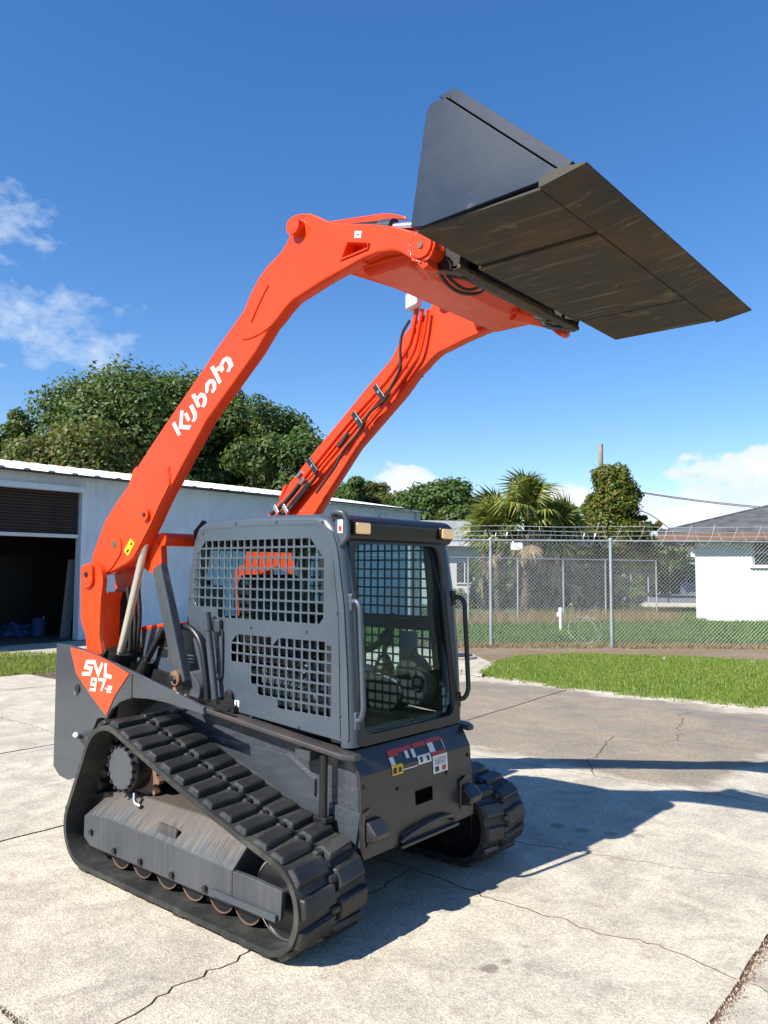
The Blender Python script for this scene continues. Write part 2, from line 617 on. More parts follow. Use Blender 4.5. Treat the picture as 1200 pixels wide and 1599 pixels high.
def concrete_mat(name, tone=1.0, wet=True):
    m, n, l, out = new_mat(name)
    b = n.new('ShaderNodeBsdfPrincipled')
    geo_ = n.new('ShaderNodeNewGeometry')
    pos = geo_.outputs['Position']
    base = tuple(c * tone for c in (0.61, 0.555, 0.44)) + (1,)
    big = noise(n, l, pos, 0.55, 8, 0.6, 0.6)
    mid = noise(n, l, pos, 2.6, 9, 0.65, 0.8)
    c = mixn(n, l, ramp(n, l, mid, [(0.36, 0.0), (0.62, 1.0)]), tuple(x * 0.74 for x in base[:3]) + (1,), tuple(x * 1.08 for x in base[:3]) + (1,))
    c = mixn(n, l, ramp(n, l, big, [(0.54, 0.0), (0.74, 0.45)]), c, (0.40 * tone, 0.375 * tone, 0.33 * tone, 1))
    # grey-pink scuff patches
    pat = noise(n, l, pos, 5.0, 4, 0.5, 0.3)
    c = mixn(n, l, ramp(n, l, pat, [(0.57, 0.0), (0.70, 0.45)]), c, (0.36, 0.29, 0.24, 1))
    pat2 = noise(n, l, pos, 1.6, 6, 0.6, 0.5)
    c = mixn(n, l, ramp(n, l, pat2, [(0.56, 0.0), (0.72, 0.42)]), c, (0.40, 0.385, 0.345, 1))
    # exposed aggregate
    vo = n.new('ShaderNodeTexVoronoi')
    vo.inputs['Scale'].default_value = 95
    l.new(pos, vo.inputs['Vector'])
    agg = ramp(n, l, vo.outputs['Color'], [(0.18, 0.0), (0.22, 1.0)])
    c = mixn(n, l, 0.62, c, mixn(n, l, vo.outputs['Color'], mixn(n, l, 1.0, c, (0.52, 0.49, 0.46, 1), 'MULTIPLY'), mixn(n, l, 1.0, c, (1.42, 1.40, 1.38, 1), 'MULTIPLY')))
    spk = noise(n, l, pos, 60, 5, 0.7)
    c = mixn(n, l, ramp(n, l, spk, [(0.63, 0.0), (0.70, 0.65)]), c, (0.20, 0.175, 0.14, 1))
    spk2 = noise(n, l, pos, 38, 4, 0.7)
    c = mixn(n, l, ramp(n, l, spk2, [(0.66, 0.0), (0.72, 0.6)]), c, (0.62, 0.60, 0.55, 1))
    # dark streaks (tyre scuffs) running towards the shed
    sv = mapped(n, l, pos, (2.2, 0.5, 1), (0, 0, R(35)))
    st = noise(n, l, sv, 1.2, 8, 0.65, 1.2)
    c = mixn(n, l, ramp(n, l, st, [(0.60, 0.0), (0.72, 0.5)]), c, (0.23, 0.215, 0.20, 1))
    rough = mth(n, l, 'ADD', 0.78, 0.0)
    if wet:
        # a few old oil drips and damp tread prints
        wob0 = mth(n, l, 'MULTIPLY', mth(n, l, 'SUBTRACT', noise(n, l, pos, 22, 4, 0.6), 0.5), 0.06)
        for (sx_, sy_, sr_, dark_) in SPOTS:
            dv_ = n.new('ShaderNodeVectorMath')
            dv_.operation = 'DISTANCE'
            l.new(pos, dv_.inputs[0])
            dv_.inputs[1].default_value = (sx_, sy_, 0)
            k_ = mth(n, l, 'MULTIPLY', mth(n, l, 'SUBTRACT', sr_, mth(n, l, 'ADD', dv_.outputs['Value'], wob0)), 45.0, True)
            c = mixn(n, l, mth(n, l, 'MULTIPLY', k_, dark_), c, (0.17, 0.12, 0.085, 1))
    if wet:
        # one brownish stained, slightly damp part of the yard with a ragged edge
        sp_ = n.new('ShaderNodeSeparateXYZ')
        l.new(pos, sp_.inputs[0])
        wob = mth(n, l, 'MULTIPLY', mth(n, l, 'SUBTRACT', noise(n, l, pos, 1.1, 5, 0.6), 0.5), 2.2)
        wobf = mth(n, l, 'MULTIPLY', mth(n, l, 'SUBTRACT', noise(n, l, pos, 6, 5, 0.6), 0.5), 0.5)
        wob = mth(n, l, 'ADD', wob, wobf)
        dx = mth(n, l, 'ABSOLUTE', mth(n, l, 'SUBTRACT', sp_.outputs[0], -1.1))
        yy = mth(n, l, 'SUBTRACT', sp_.outputs[1], mth(n, l, 'MULTIPLY', sp_.outputs[0], -0.05))
        dy = mth(n, l, 'ABSOLUTE', mth(n, l, 'SUBTRACT', yy, 5.3))
        d = mth(n, l, 'MAXIMUM', mth(n, l, 'SUBTRACT', dx, 2.55), mth(n, l, 'SUBTRACT', dy, 2.05))
        d = mth(n, l, 'ADD', d, mth(n, l, 'MULTIPLY', wob, 0.55))
        mask = mth(n, l, 'MULTIPLY', mth(n, l, 'SUBTRACT', 0.08, d), 4.5, True)
        brown = mixn(n, l, ramp(n, l, noise(n, l, pos, 0.9, 6, 0.6), [(0.4, 0.0), (0.62, 1.0)]), (0.275, 0.21, 0.135, 1), (0.175, 0.148, 0.112, 1))
        brown = mixn(n, l, 0.55, brown, mixn(n, l, 1.0, brown, vo.outputs['Color'], 'OVERLAY'))
        oil = ramp(n, l, noise(n, l, mapped(n, l, pos, (0.55, 1.6, 1), (0, 0, R(-20))), 0.8, 7, 0.65, 0.5), [(0.56, 0.0), (0.70, 0.85)])
        brown = mixn(n, l, oil, brown, (0.095, 0.09, 0.09, 1))
        c = mixn(n, l, mth(n, l, 'MULTIPLY', mask, 0.78), c, brown)
        rough = mth(n, l, 'SUBTRACT', 0.80, mth(n, l, 'MULTIPLY', mth(n, l, 'MULTIPLY', mask, oil), 0.35))
    l.new(mixn(n, l, 1.0, c, (ALB, ALB, ALB, 1), 'MULTIPLY'), b.inputs['Base Color'])
    l.new(rough, b.inputs['Roughness'])
    bp = n.new('ShaderNodeBump')
    bp.inputs['Strength'].default_value = 0.55
    bp.inputs['Distance'].default_value = 0.006
    h = mth(n, l, 'ADD', spk, mth(n, l, 'MULTIPLY', vo.outputs['Distance'], 0.8))
    l.new(h, bp.inputs['Height'])
    l.new(bp.outputs[0], b.inputs['Normal'])
    l.new(b.outputs[0], out.inputs[0])
    return m


M['concrete'] = concrete_mat('yard_concrete')
M['concrete2'] = concrete_mat('plain_concrete', 0.95, False)


def earth_mat(name, c1, c2, c3, s1=0.8, s2=6.0, bump=0.5):
    m, n, l, out = new_mat(name)
    b = n.new('ShaderNodeBsdfPrincipled')
    pos = n.new('ShaderNodeNewGeometry').outputs['Position']
    c = mixn(n, l, ramp(n, l, noise(n, l, pos, s1, 8, 0.6, 0.4), [(0.38, 0.0), (0.62, 1.0)]), c1, c2)
    c = mixn(n, l, ramp(n, l, noise(n, l, pos, s2, 8, 0.7, 0.3), [(0.50, 0.0), (0.66, 0.8)]), c, c3)
    f = noise(n, l, pos, 45, 5, 0.7)
    c = mixn(n, l, 0.7, c, mixn(n, l, f, mixn(n, l, 1.0, c, (0.35, 0.35, 0.35, 1), 'MULTIPLY'), mixn(n, l, 1.0, c, (1.5, 1.5, 1.5, 1), 'MULTIPLY')))
    l.new(mixn(n, l, 1.0, c, (ALB, ALB, ALB, 1), 'MULTIPLY'), b.inputs['Base Color'])
    b.inputs['Roughness'].default_value = 0.95
    b.inputs['Specular IOR Level'].default_value = 0.1
    bp = n.new('ShaderNodeBump')
    bp.inputs['Strength'].default_value = bump
    bp.inputs['Distance'].default_value = 0.05
    l.new(f, bp.inputs['Height'])
    l.new(bp.outputs[0], b.inputs['Normal'])
    l.new(b.outputs[0], out.inputs[0])
    return m


M['field'] = earth_mat('rough_grass_ground', (0.07, 0.13, 0.03, 1), (0.095, 0.16, 0.04, 1), (0.15, 0.15, 0.075, 1), 0.35, 2.0)
M['turf'] = earth_mat('turf_soil', (0.10, 0.17, 0.03, 1), (0.14, 0.21, 0.04, 1), (0.20, 0.20, 0.075, 1), 1.2, 5.0)
M['dirt'] = earth_mat('dry_dirt', (0.27, 0.20, 0.135, 1), (0.33, 0.26, 0.18, 1), (0.17, 0.12, 0.08, 1), 0.9, 7.0)
M['bed'] = earth_mat('joint_dirt', (0.17, 0.115, 0.08, 1), (0.24, 0.17, 0.12, 1), (0.09, 0.075, 0.05, 1), 2.0, 14.0)
M['asphalt'] = earth_mat('road_asphalt', (0.16, 0.17, 0.18, 1), (0.19, 0.20, 0.21, 1), (0.13, 0.13, 0.135, 1), 0.2, 2.0, 0.1)


def leaf_mat(name, cols, trans=0.35, rough=0.5):
    m, n, l, out = new_mat(name)
    g = n.new('ShaderNodeNewGeometry')
    c = ramp(n, l, g.outputs['Random Per Island'], [(i / (len(cols) - 1), scaled(cc, ALB * 1.18)) for i, cc in enumerate(cols)])
    b = n.new('ShaderNodeBsdfPrincipled')
    l.new(c, b.inputs['Base Color'])
    b.inputs['Roughness'].default_value = rough
    b.inputs['Specular IOR Level'].default_value = 0.3
    t = n.new('ShaderNodeBsdfTranslucent')
    l.new(mixn(n, l, 1.0, c, (1.3, 1.25, 0.6, 1), 'MULTIPLY'), t.inputs[0])
    mx = n.new('ShaderNodeMixShader')
    mx.inputs[0].default_value = trans
    l.new(b.outputs[0], mx.inputs[1])
    l.new(t.outputs[0], mx.inputs[2])
    l.new(mx.outputs[0], out.inputs[0])
    return m


M['oak'] = leaf_mat('oak_leaves', [(0.034, 0.075, 0.018), (0.058, 0.112, 0.028), (0.08, 0.14, 0.034), (0.11, 0.155, 0.042), (0.16, 0.16, 0.052)])
M['oakb'] = leaf_mat('yellowish_oak_leaves', [(0.05, 0.085, 0.02), (0.085, 0.125, 0.03), (0.12, 0.15, 0.036), (0.16, 0.16, 0.045), (0.18, 0.145, 0.05)])
M['green'] = leaf_mat('bright_green_leaves', [(0.04, 0.085, 0.018), (0.065, 0.125, 0.026), (0.09, 0.15, 0.035), (0.13, 0.16, 0.05)])
M['vine'] = leaf_mat('vine_leaves', [(0.05, 0.10, 0.014), (0.085, 0.15, 0.02), (0.13, 0.17, 0.025), (0.16, 0.155, 0.028), (0.20, 0.11, 0.03)])
M['palm'] = leaf_mat('palm_blades', [(0.08, 0.13, 0.028), (0.15, 0.20, 0.042), (0.22, 0.25, 0.06), (0.32, 0.28, 0.10)], 0.3, 0.4)
M['palmdead'] = leaf_mat('dead_palm_blades', [(0.16, 0.115, 0.07), (0.25, 0.19, 0.12), (0.33, 0.26, 0.18)], 0.25, 0.7)
M['grass'] = leaf_mat('lawn_blades', [(0.12, 0.19, 0.03), (0.19, 0.28, 0.045), (0.26, 0.34, 0.065), (0.36, 0.40, 0.13)], 0.4, 0.45)
M['grass2'] = leaf_mat('field_blades', [(0.06, 0.14, 0.03), (0.09, 0.18, 0.04), (0.13, 0.21, 0.055), (0.20, 0.22, 0.085)], 0.35, 0.5)
M['drygrass'] = leaf_mat('dry_weeds', [(0.20, 0.15, 0.075), (0.30, 0.23, 0.12), (0.36, 0.28, 0.16), (0.14, 0.13, 0.05)], 0.3, 0.7)
M['bark'] = paint('bark', (0.10, 0.08, 0.06, 1), 0.9, vary=0.25, bump=0.8, spec=0.1)
M['pole'] = paint('weathered_pole', (0.34, 0.28, 0.22, 1), 0.85, vary=0.15, bump=0.6, spec=0.1)
M['galv'] = paint('galvanised_pipe', (0.42, 0.44, 0.47, 1), 0.45, metal=0.4, vary=0.08)
M['wire'] = paint('galvanised_wire', (0.66, 0.69, 0.71, 1), 0.55, vary=0.05)
M['siding'] = paint('white_metal_siding', (0.78, 0.87, 0.98, 1), 0.5, vary=0.04, streak=0.22, dustcol=(0.55, 0.57, 0.58, 1))
M['trim'] = paint('white_trim', (0.74, 0.75, 0.76, 1), 0.5, vary=0.03)
M['brown'] = paint('brown_roller_door', (0.055, 0.040, 0.036, 1), 0.6, vary=0.08)
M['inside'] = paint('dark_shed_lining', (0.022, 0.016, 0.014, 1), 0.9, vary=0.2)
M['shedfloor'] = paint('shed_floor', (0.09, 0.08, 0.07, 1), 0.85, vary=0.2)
M['stucco'] = paint('white_stucco', (0.70, 0.70, 0.69, 1), 0.9, vary=0.015, bump=0.3, spec=0.1)
M['fascia'] = paint('brown_fascia', (0.20, 0.115, 0.085, 1), 0.7, vary=0.08)
M['shingle'] = paint('grey_shingle', (0.125, 0.128, 0.135, 1), 0.9, vary=0.2, bump=0.4, spec=0.1)
M['shingle2'] = paint('pale_grey_shingle', (0.30, 0.31, 0.32, 1), 0.9, vary=0.12, spec=0.1)
M['bluegrey'] = paint('blue_grey_siding', (0.14, 0.17, 0.21, 1), 0.7, vary=0.08)
M['bluebin'] = paint('blue_plastic', (0.03, 0.06, 0.18, 1), 0.5)
M['dimwhite'] = paint('shade_dimmed_white', (0.22, 0.23, 0.25, 1), 0.5)  # white darkened so pieces inside shed and cab look shaded
M['redpl'] = paint('faded_red_plastic', (0.42, 0.06, 0.05, 1), 0.4)
M['carpaint'] = paint('dark_car_paint', (0.03, 0.035, 0.045, 1), 0.25, coat=0.5)

# ================================================================== THE YARD: ground, slabs, kerbs, lawns
rng = random.Random(7)


def sheet(name, poly, z, mat, kind='structure', sub=None):
    mb = MB()
    mb.add([(x, y, z) for x, y in poly], [tuple(range(len(poly)))])
    me = mb.mesh(name)
    o = finish(name, me, mat)
    if me.polygons[0].normal.z < 0:
        me.flip_normals()
    return tag(o, kind=kind)


sheet('ground', [(-700, -700), (700, -700), (700, 700), (-700, 700)], -0.09, M['field'])
pad = sheet('concrete_yard', [(-12.5, -14), (14, -14), (14, 7.95), (1.0, 7.72), (-1, 7.5), (-2.2, 7.55), (-3.7, 7.8), (-6.0, 10.5), (-12.5, 10.5)], -0.007, M['bed'])


def jag(p, q, amp, seed):
    """a crack-like line from p to q that both neighbours share"""
    key = (round(min(p, q)[0], 3), round(min(p, q)[1], 3), round(max(p, q)[0], 3), round(max(p, q)[1], 3))
    r_ = random.Random(hash(key) + seed)
    a, b = (p, q) if p <= q else (q, p)
    L = math.hypot(b[0] - a[0], b[1] - a[1])
    n = max(2, int(L / 0.045))
    nx, ny = -(b[1] - a[1]) / L, (b[0] - a[0]) / L
    w = 0
    out = [a]
    for i in range(1, n):
        t = i / n
        w = 0.90 * w + r_.gauss(0, amp * 0.62)
        e = (w + r_.gauss(0, amp * 0.22)) * min(1, 6 * t, 6 * (1 - t))
        out.append((a[0] + (b[0] - a[0]) * t + nx * e, a[1] + (b[1] - a[1]) * t + ny * e))
    out.append(b)
    return out if p <= q else out[::-1]


def slab(poly, gaps, amps):
    """one concrete slab: ragged edges, recessed joints"""
    n = len(poly)
    loop, gl = [], []
    for i in range(n):
        e = jag(poly[i], poly[(i + 1) % n], amps[i], 3)
        loop += e[:-1]
        gl += [gaps[i]] * (len(e) - 1)
    m = len(loop)
    ar = sum(loop[i][0] * loop[(i + 1) % m][1] - loop[(i + 1) % m][0] * loop[i][1] for i in range(m))
    sg = 1 if ar > 0 else -1
    ins = []
    for i in range(m):
        a, b, c_ = Vector(loop[i - 1]), Vector(loop[i]), Vector(loop[(i + 1) % m])
        d1, d2_ = (b - a).normalized(), (c_ - b).normalized()
        n1, n2 = Vector((-d1.y, d1.x)) * sg * gl[i - 1], Vector((-d2_.y, d2_.x)) * sg * gl[i]
        k = d1.dot(d2_)
        ins.append(b + ((n1 + n2) * 0.5 if k > 0.5 else n1 + n2))
    bev = 0.004
    ctr = sum(ins, Vector((0, 0))) / m
    top = [p + (ctr - p).normalized() * bev for p in ins]
    mb = MB()
    v = [(p.x, p.y, 0.0) for p in top] + [(p.x, p.y, -0.004) for p in ins] + [(p.x, p.y, -0.10) for p in ins]
    f = [tuple(range(m))]
    for k in range(2):
        f += [(k * m + i, k * m + (i + 1) % m, (k + 1) * m + (i + 1) % m, (k + 1) * m + i) for i in range(m)]
    mb.add(v, f)
    mb.m = [0] + [1] * (2 * m)
    mb.out('slab', [M['concrete'], M['bed']], pad)


J, K = 0.010, 0.0024           # half width of a sawn joint, of a crack
def cell(poly, kinds):
    slab(poly, [J if k == 'j' else (K if k == 'c' else 0.0) for k in kinds], [0.004 if k == 'j' else (0.022 if k == 'c' else 0.012) for k in kinds])


# middle field round the loader: joints where the photograph shows them
cell([(-1.72, -1.92), (0.72, -1.92), (0.60, 0.36), (-1.72, 0.30)], 'jccj')
cell([(0.72, -1.92), (2.55, -1.92), (2.50, 0.27), (0.60, 0.36)], 'jjcc')
cell([(-1.72, 0.30), (0.60, 0.36), (2.50, 0.27), (2.46, 1.62), (0.9, 1.18), (-1.72, 1.1)], 'ccjccj')
cell([(-1.72, 1.1), (0.9, 1.18), (2.46, 1.62), (2.42, 3.25), (0.5, 3.09), (-1.74, 3.05)], 'ccjccj')
cell([(-1.74, 3.05), (0.5, 3.09), (0.18, 3.6), (-0.07, 4.79), (-0.72, 4.43), (-1.78, 4.50)], 'ccccjj'.replace('j', 'c'))
cell([(0.5, 3.09), (2.42, 3.25), (2.38, 5.25), (1.39, 5.14), (0.54, 5.02), (-0.07, 4.79), (0.18, 3.6)], 'cjccccc')
cell([(-1.78, 4.50), (-0.72, 4.43), (-0.07, 4.79), (0.54, 5.02), (0.0, 6.55), (0.25, 7.62), (-1.0, 7.50), (-2.02, 7.56)], 'ccccceej')
cell([(0.54, 5.02), (1.39, 5.14), (2.38, 5.25), (2.35, 7.70), (0.25, 7.62), (0.0, 6.55)], 'ccjecc')
# towards the shed
cell([(-4.20, -1.92), (-1.72, -1.92), (-1.72, 0.30), (-1.72, 1.1), (-1.74, 3.05), (-4.2, 3.0)], 'jjjjjj')
cell([(-4.2, 3.0), (-1.74, 3.05), (-1.78, 4.5), (-2.02, 7.56), (-4.0, 7.9), (-4.2, 7.9)], 'jjjjej')
cell([(-8.1, -1.92), (-4.2, -1.92), (-4.2, 0.9), (-5.4, 0.95), (-8.1, 0.8)], 'jjccj')
cell([(-8.1, 0.8), (-5.4, 0.95), (-4.2, 0.9), (-4.2, 3.0), (-8.1, 3.0)], 'ccjjj')
cell([(-8.1, 3.0), (-4.2, 3.0), (-4.2, 7.9), (-5.0, 9.2), (-8.1, 9.2)], 'jjeej')
cell([(-9.6, -1.92), (-8.1, -1.92), (-8.1, 0.8), (-8.1, 3.0), (-9.65, 3.0)], 'jjjje')
# nearer the photographer and beyond the frame
cell([(2.55, -1.92), (6.6, -1.92), (6.6, 0.2), (2.63, 0.17), (2.50, 0.27)], 'jjccj')
cell([(2.50, 0.27), (2.63, 0.17), (6.6, 0.2), (6.6, 3.2), (2.42, 3.25), (2.46, 1.62)], 'ccjjjj')
cell([(2.42, 3.25), (6.6, 3.2), (6.6, 7.9), (2.35, 7.70), (2.38, 5.25)], 'jjejj')
for x0, x1 in ((-8.1, -4.2), (-4.2, -1.72), (-1.72, 0.72), (0.72, 2.55), (2.55, 6.6)):
    cell([(x0, -5.6), (x1, -5.6), (x1, -1.92), (x0, -1.92)], 'jjjj')
    cell([(x0, -9.6), (x1, -9.6), (x1, -5.6), (x0, -5.6)], 'jjjj')


def debris(name, label, a, b, n_, wid, seed, mat):
    r_ = random.Random(seed)
    mb = MB()
    for _ in range(n_):
        t = r_.random()
        x = a[0] + (b[0] - a[0]) * t + r_.gauss(0, wid)
        y = a[1] + (b[1] - a[1]) * t + r_.gauss(0, wid)
        s_ = 0.0025 + 0.006 * r_.random() ** 2
        an = r_.random() * 6.283
        p = [Vector((x + s_ * math.cos(an + k * 2.1) * (0.7 + 0.6 * r_.random()), y + s_ * math.sin(an + k * 2.1) * (0.7 + 0.6 * r_.random()), -0.004)) for k in range(3)]
        mb.add(p + [Vector((x, y, 0.003 + s_ * 0.5))], [(0, 1, 3), (1, 2, 3), (2, 0, 3)])
    return tag(mb.out(name, mat), label, 'debris', kind='stuff')


debris('joint_debris', 'reddish grit lying in the near right concrete joint', (2.50, 0.9), (2.56, -1.6), 1500, 0.014, 1, M['rust'])
debris('joint_debris', 'pale grit lying in the near right concrete joint', (2.50, 0.9), (2.56, -1.6), 900, 0.018, 2, M['concrete2'])
debris('joint_debris', 'grit lying in the bottom left concrete joint', (-1.5, -1.92), (1.6, -1.92), 1200, 0.014, 3, M['concrete2'])


def strip_slab(name, poly, z0, z1, mat=None):
    mb = MB().prism(poly, 'z', z0, z1)
    return tag(mb.out(name, mat or M['concrete2'], bevel=0.006), kind='structure')


# pale kerb strip along the lawn, a path towards the fence, the apron of the shed
strip_slab('lawn_edging', [(-3.75, 7.95), (-2.1, 7.60), (-0.95, 7.54), (0.25, 7.66), (2.35, 7.74), (6.6, 7.94), (6.6, 8.12), (2.3, 8.0), (0.2, 7.92), (-0.9, 7.74), (-2.1, 7.78), (-3.45, 8.12)], -0.1, 0.003)
strip_slab('path', [(-8.0, 9.22), (-5.03, 9.22), (-4.25, 8.0), (-3.82, 7.97), (-4.25, 8.75), (-4.6, 9.6), (-5.4, 10.35), (-6.2, 10.9), (-8.0, 11.2)], -0.1, 0.004)
strip_slab('shed_apron', [(-14.6, 1.0), (-12.45, 1.0), (-12.3, 9.5), (-14.9, 9.5)], -0.1, 0.0)

dirt_poly = [tuple(W(D, L).xy) for D, L in ((13.6, 1.55), (15.0, 1.9), (16.6, 2.6), (17.2, 4.5), (16.6, 6.5), (15.4, 9.0), (15.0, 13.0), (19.5, 14), (19.7, 4.5), (19.6, 0.5), (16.6, -0.6), (16.0, 0.6))]
sheet('dirt_strip', dirt_poly, -0.012, M['dirt'])
lawn_poly = [(-4.35, 8.85), (-4.05, 8.25), (-3.5, 7.98), (-2.1, 7.74), (-0.9, 7.70), (0.2, 7.88), (2.3, 7.96), (6.6, 8.1), (8.5, 12.0)] + [tuple(W(D, L).xy) for D, L in ((15.2, 10.5), (15.5, 8.8), (16.7, 6.6), (17.3, 4.5), (16.7, 2.75), (15.6, 2.2))]
lawn = sheet('lawn', lawn_poly, 0.0, M['turf'])
lg_poly = [tuple(W(D, L).xy) for D, L in ((13.1, -12.5), (13.05, -6.3), (13.75, -5.6), (15.2, -5.6), (16.6, -6.3), (17.2, -12.5))]
verge = sheet('verge', lg_poly, -0.02, M['turf'])
sheet('service_road', [tuple(W(D, L).xy) for D, L in ((46.5, 9), (47.5, 40), (85, 80), (97, 60), (88, 28), (60, 9))], -0.03, M['asphalt'])
strip_slab('far_path', [tuple(W(D, L).xy) for D, L in ((41.0, 12), (40.6, 26), (46.0, 30), (46.2, 9.5))], -0.09, -0.02)


def inside(poly, x, y):
    c_ = False
    n = len(poly)
    for i in range(n):
        (x1, y1), (x2, y2) = poly[i], poly[i - 1]
        if (y1 > y) != (y2 > y) and x < (x2 - x1) * (y - y1) / (y2 - y1) + x1:
            c_ = not c_
    return c_


def blades(name, poly, z, n, h, w, mat, label, cat, seed=1, lean=0.5, clump=0.35, dens=None):
    r_ = np.random.default_rng(seed)
    P = np.array(poly)
    lo, hi = P.min(0), P.max(0)
    pl = []
    while len(pl) < n:
        q = lo + (hi - lo) * r_.random(2)
        if inside(poly, q[0], q[1]) and (dens is None or r_.random() < dens(q[0], q[1])):
            k = r_.integers(3, 8)
            for _ in range(k):
                pl.append((q[0] + r_.normal(0, 0.03), q[1] + r_.normal(0, 0.03)))
    pl = np.array(pl[:n])
    a = r_.random(n) * 6.283
    hh = h * (0.5 + r_.random(n) * 0.9)
    ww = w * (0.6 + 0.8 * r_.random(n))
    ln = lean * r_.random(n) * hh
    la = r_.random(n) * 6.283
    v = np.zeros((n, 3, 3))
    v[:, 0, 0] = pl[:, 0] - np.cos(a) * ww; v[:, 0, 1] = pl[:, 1] - np.sin(a) * ww; v[:, 0, 2] = z
    v[:, 1, 0] = pl[:, 0] + np.cos(a) * ww; v[:, 1, 1] = pl[:, 1] + np.sin(a) * ww; v[:, 1, 2] = z
    v[:, 2, 0] = pl[:, 0] + np.cos(la) * ln; v[:, 2, 1] = pl[:, 1] + np.sin(la) * ln; v[:, 2, 2] = z + hh
    me = bpy.data.meshes.new(name)
    me.from_pydata(v.reshape(-1, 3).tolist(), [], np.arange(n * 3).reshape(-1, 3).tolist())
    o = finish(name, me, mat)
    return tag(o, label, cat, kind='stuff')


blades('lawn_grass', lawn_poly, 0.0, 110000, 0.042, 0.0065, M['grass'], 'bright green mown lawn between concrete yard and wire fence', 'grass', 2, dens=lambda x, y: 0.35 + 0.65 * (0.5 + 0.5 * math.sin(2.3 * x + 1.7 * y) * math.sin(1.1 * x - 2.9 * y + 1)))
blades('lawn_flowers', lawn_poly, 0.0, 500, 0.05, 0.012, M['trim'], 'tiny white flowers dotted over the right half of the lawn', 'flowers', 12, dens=lambda x, y: 1.0 if x > 0.5 else 0.08)
spill = [(-3.9, 7.95), (-2.1, 7.55), (-0.9, 7.52), (0.3, 7.66), (2.3, 7.74), (6.6, 7.95), (6.6, 8.1), (2.3, 8.0), (0.2, 7.9), (-0.9, 7.75), (-2.1, 7.8), (-3.6, 8.1)]
blades('edge_grass', spill, 0.0, 2600, 0.05, 0.006, M['grass'], 'ragged grass spilling over the pale lawn edging', 'grass', 13, lean=1.4, dens=lambda x, y: 0.2 + 0.8 * (math.sin(5 * x) > 0.1))
blades('verge_grass', lg_poly, -0.02, 22000, 0.08, 0.010, M['grass'], 'green grass verge in front of the open shed door', 'grass', 3)
back_poly = [tuple(W(D, L).xy) for D, L in ((19.6, -2), (19.8, 14), (30, 17), (29, 11.8), (40, 16), (40, 12), (27.5, 6), (27, -1))]
blades('field_grass', back_poly, -0.09, 60000, 0.13, 0.016, M['grass2'], 'rough green grass growing behind the wire fence', 'grass', 4)
dry_poly = [tuple(W(D, L).xy) for D, L in ((26.0, 1.5), (26.8, 4), (28.0, 8), (28.5, 10.8), (31, 11), (30, 6), (28.5, 1.5))]
blades('dry_weeds', dry_poly, -0.09, 4500, 0.42, 0.012, M['drygrass'], 'tall dry tan weeds below the palms and back fence', 'weeds', 5, 0.7)
dry2 = [tuple(W(D, L).xy) for D, L in ((18.4, 0.8), (18.6, 10), (19.6, 10), (19.5, 0.8))]
blades('dead_grass', dry2, -0.012, 6000, 0.09, 0.009, M['drygrass'], 'dead brown grass along the foot of the wire fence', 'grass', 6, 1.2)

# ================================================================== SHED (long metal building, wall parallel to the loader's y axis)
shed = empty('metal_shed', (-14.75, 9.0, 0))
tag(shed, 'long pale metal shed with an open brown roller door behind the loader', 'building')
SX = lambda y: -14.86 - 0.0303 * (y - 4.79)          # x of the wall face
YA, YB, HE = -9.0, 21.3, 4.06                       # wall ends, eave height
DY0, DY1, DH = 2.2, 6.79, 3.66                      # door opening


def wall_strip(mb, ya, yb, za, zb, off=0.0, rib=True):
    """sheet metal with upright ribs"""
    n = max(1, int(round((yb - ya) / 0.305)))
    step = (yb - ya) / n
    prof = []
    for i in range(n):
        y = ya + i * step
        if rib:
            prof += [(y, 0), (y + step * 0.80, 0), (y + step * 0.86, 0.022), (y + step * 0.94, 0.022)]
        else:
            prof += [(y, 0)]
    prof.append((yb, 0))
    v = [(SX(y) + d + off, y, za) for y, d in prof] + [(SX(y) + d + off, y, zb) for y, d in prof]
    m = len(prof)
    mb.add(v, [(i, i + 1, m + i + 1, m + i) for i in range(m - 1)])


mb = MB()
wall_strip(mb, DY1 + 0.12, YB, 0.0, HE)
wall_strip(mb, YA, DY0 - 0.12, 0.0, HE)
wall_strip(mb, DY0 - 0.12, DY1 + 0.12, DH + 0.12, HE)
mb.out('wall', M['siding'], shed)
mb = MB()
mb.box(SX(YB) - 14, SX(YB) - 0.01, YB - 0.02, YB + 0.0, -0.05, HE)
mb.box(SX(YA) - 14, SX(YA) - 0.01, YA - 0.02, YA, -0.05, HE)
mb.box(SX(YB) - 14.05, SX(YB) - 14, YA, YB, -0.05, HE)
mb.out('end_wall', M['siding'], shed)
# corner trim, door jambs, header
mb = MB()
mb.box(SX(YB) - 0.02, SX(YB) + 0.05, YB - 0.10, YB + 0.03, 0, HE)
mb.out('corner_trim', M['trim'], shed)
for y0, y1 in ((DY1, DY1 + 0.14), (DY0 - 0.14, DY0)):
    MB().box(SX(y0) - 0.22, SX(y0) + 0.035, y0, y1, 0, DH + 0.14).out('door_jamb', M['siding'], shed)
MB().box(SX(DY0) - 0.2, SX(DY0) + 0.03, DY0, DY1, DH, DH + 0.14).out('door_header', M['siding'], shed)
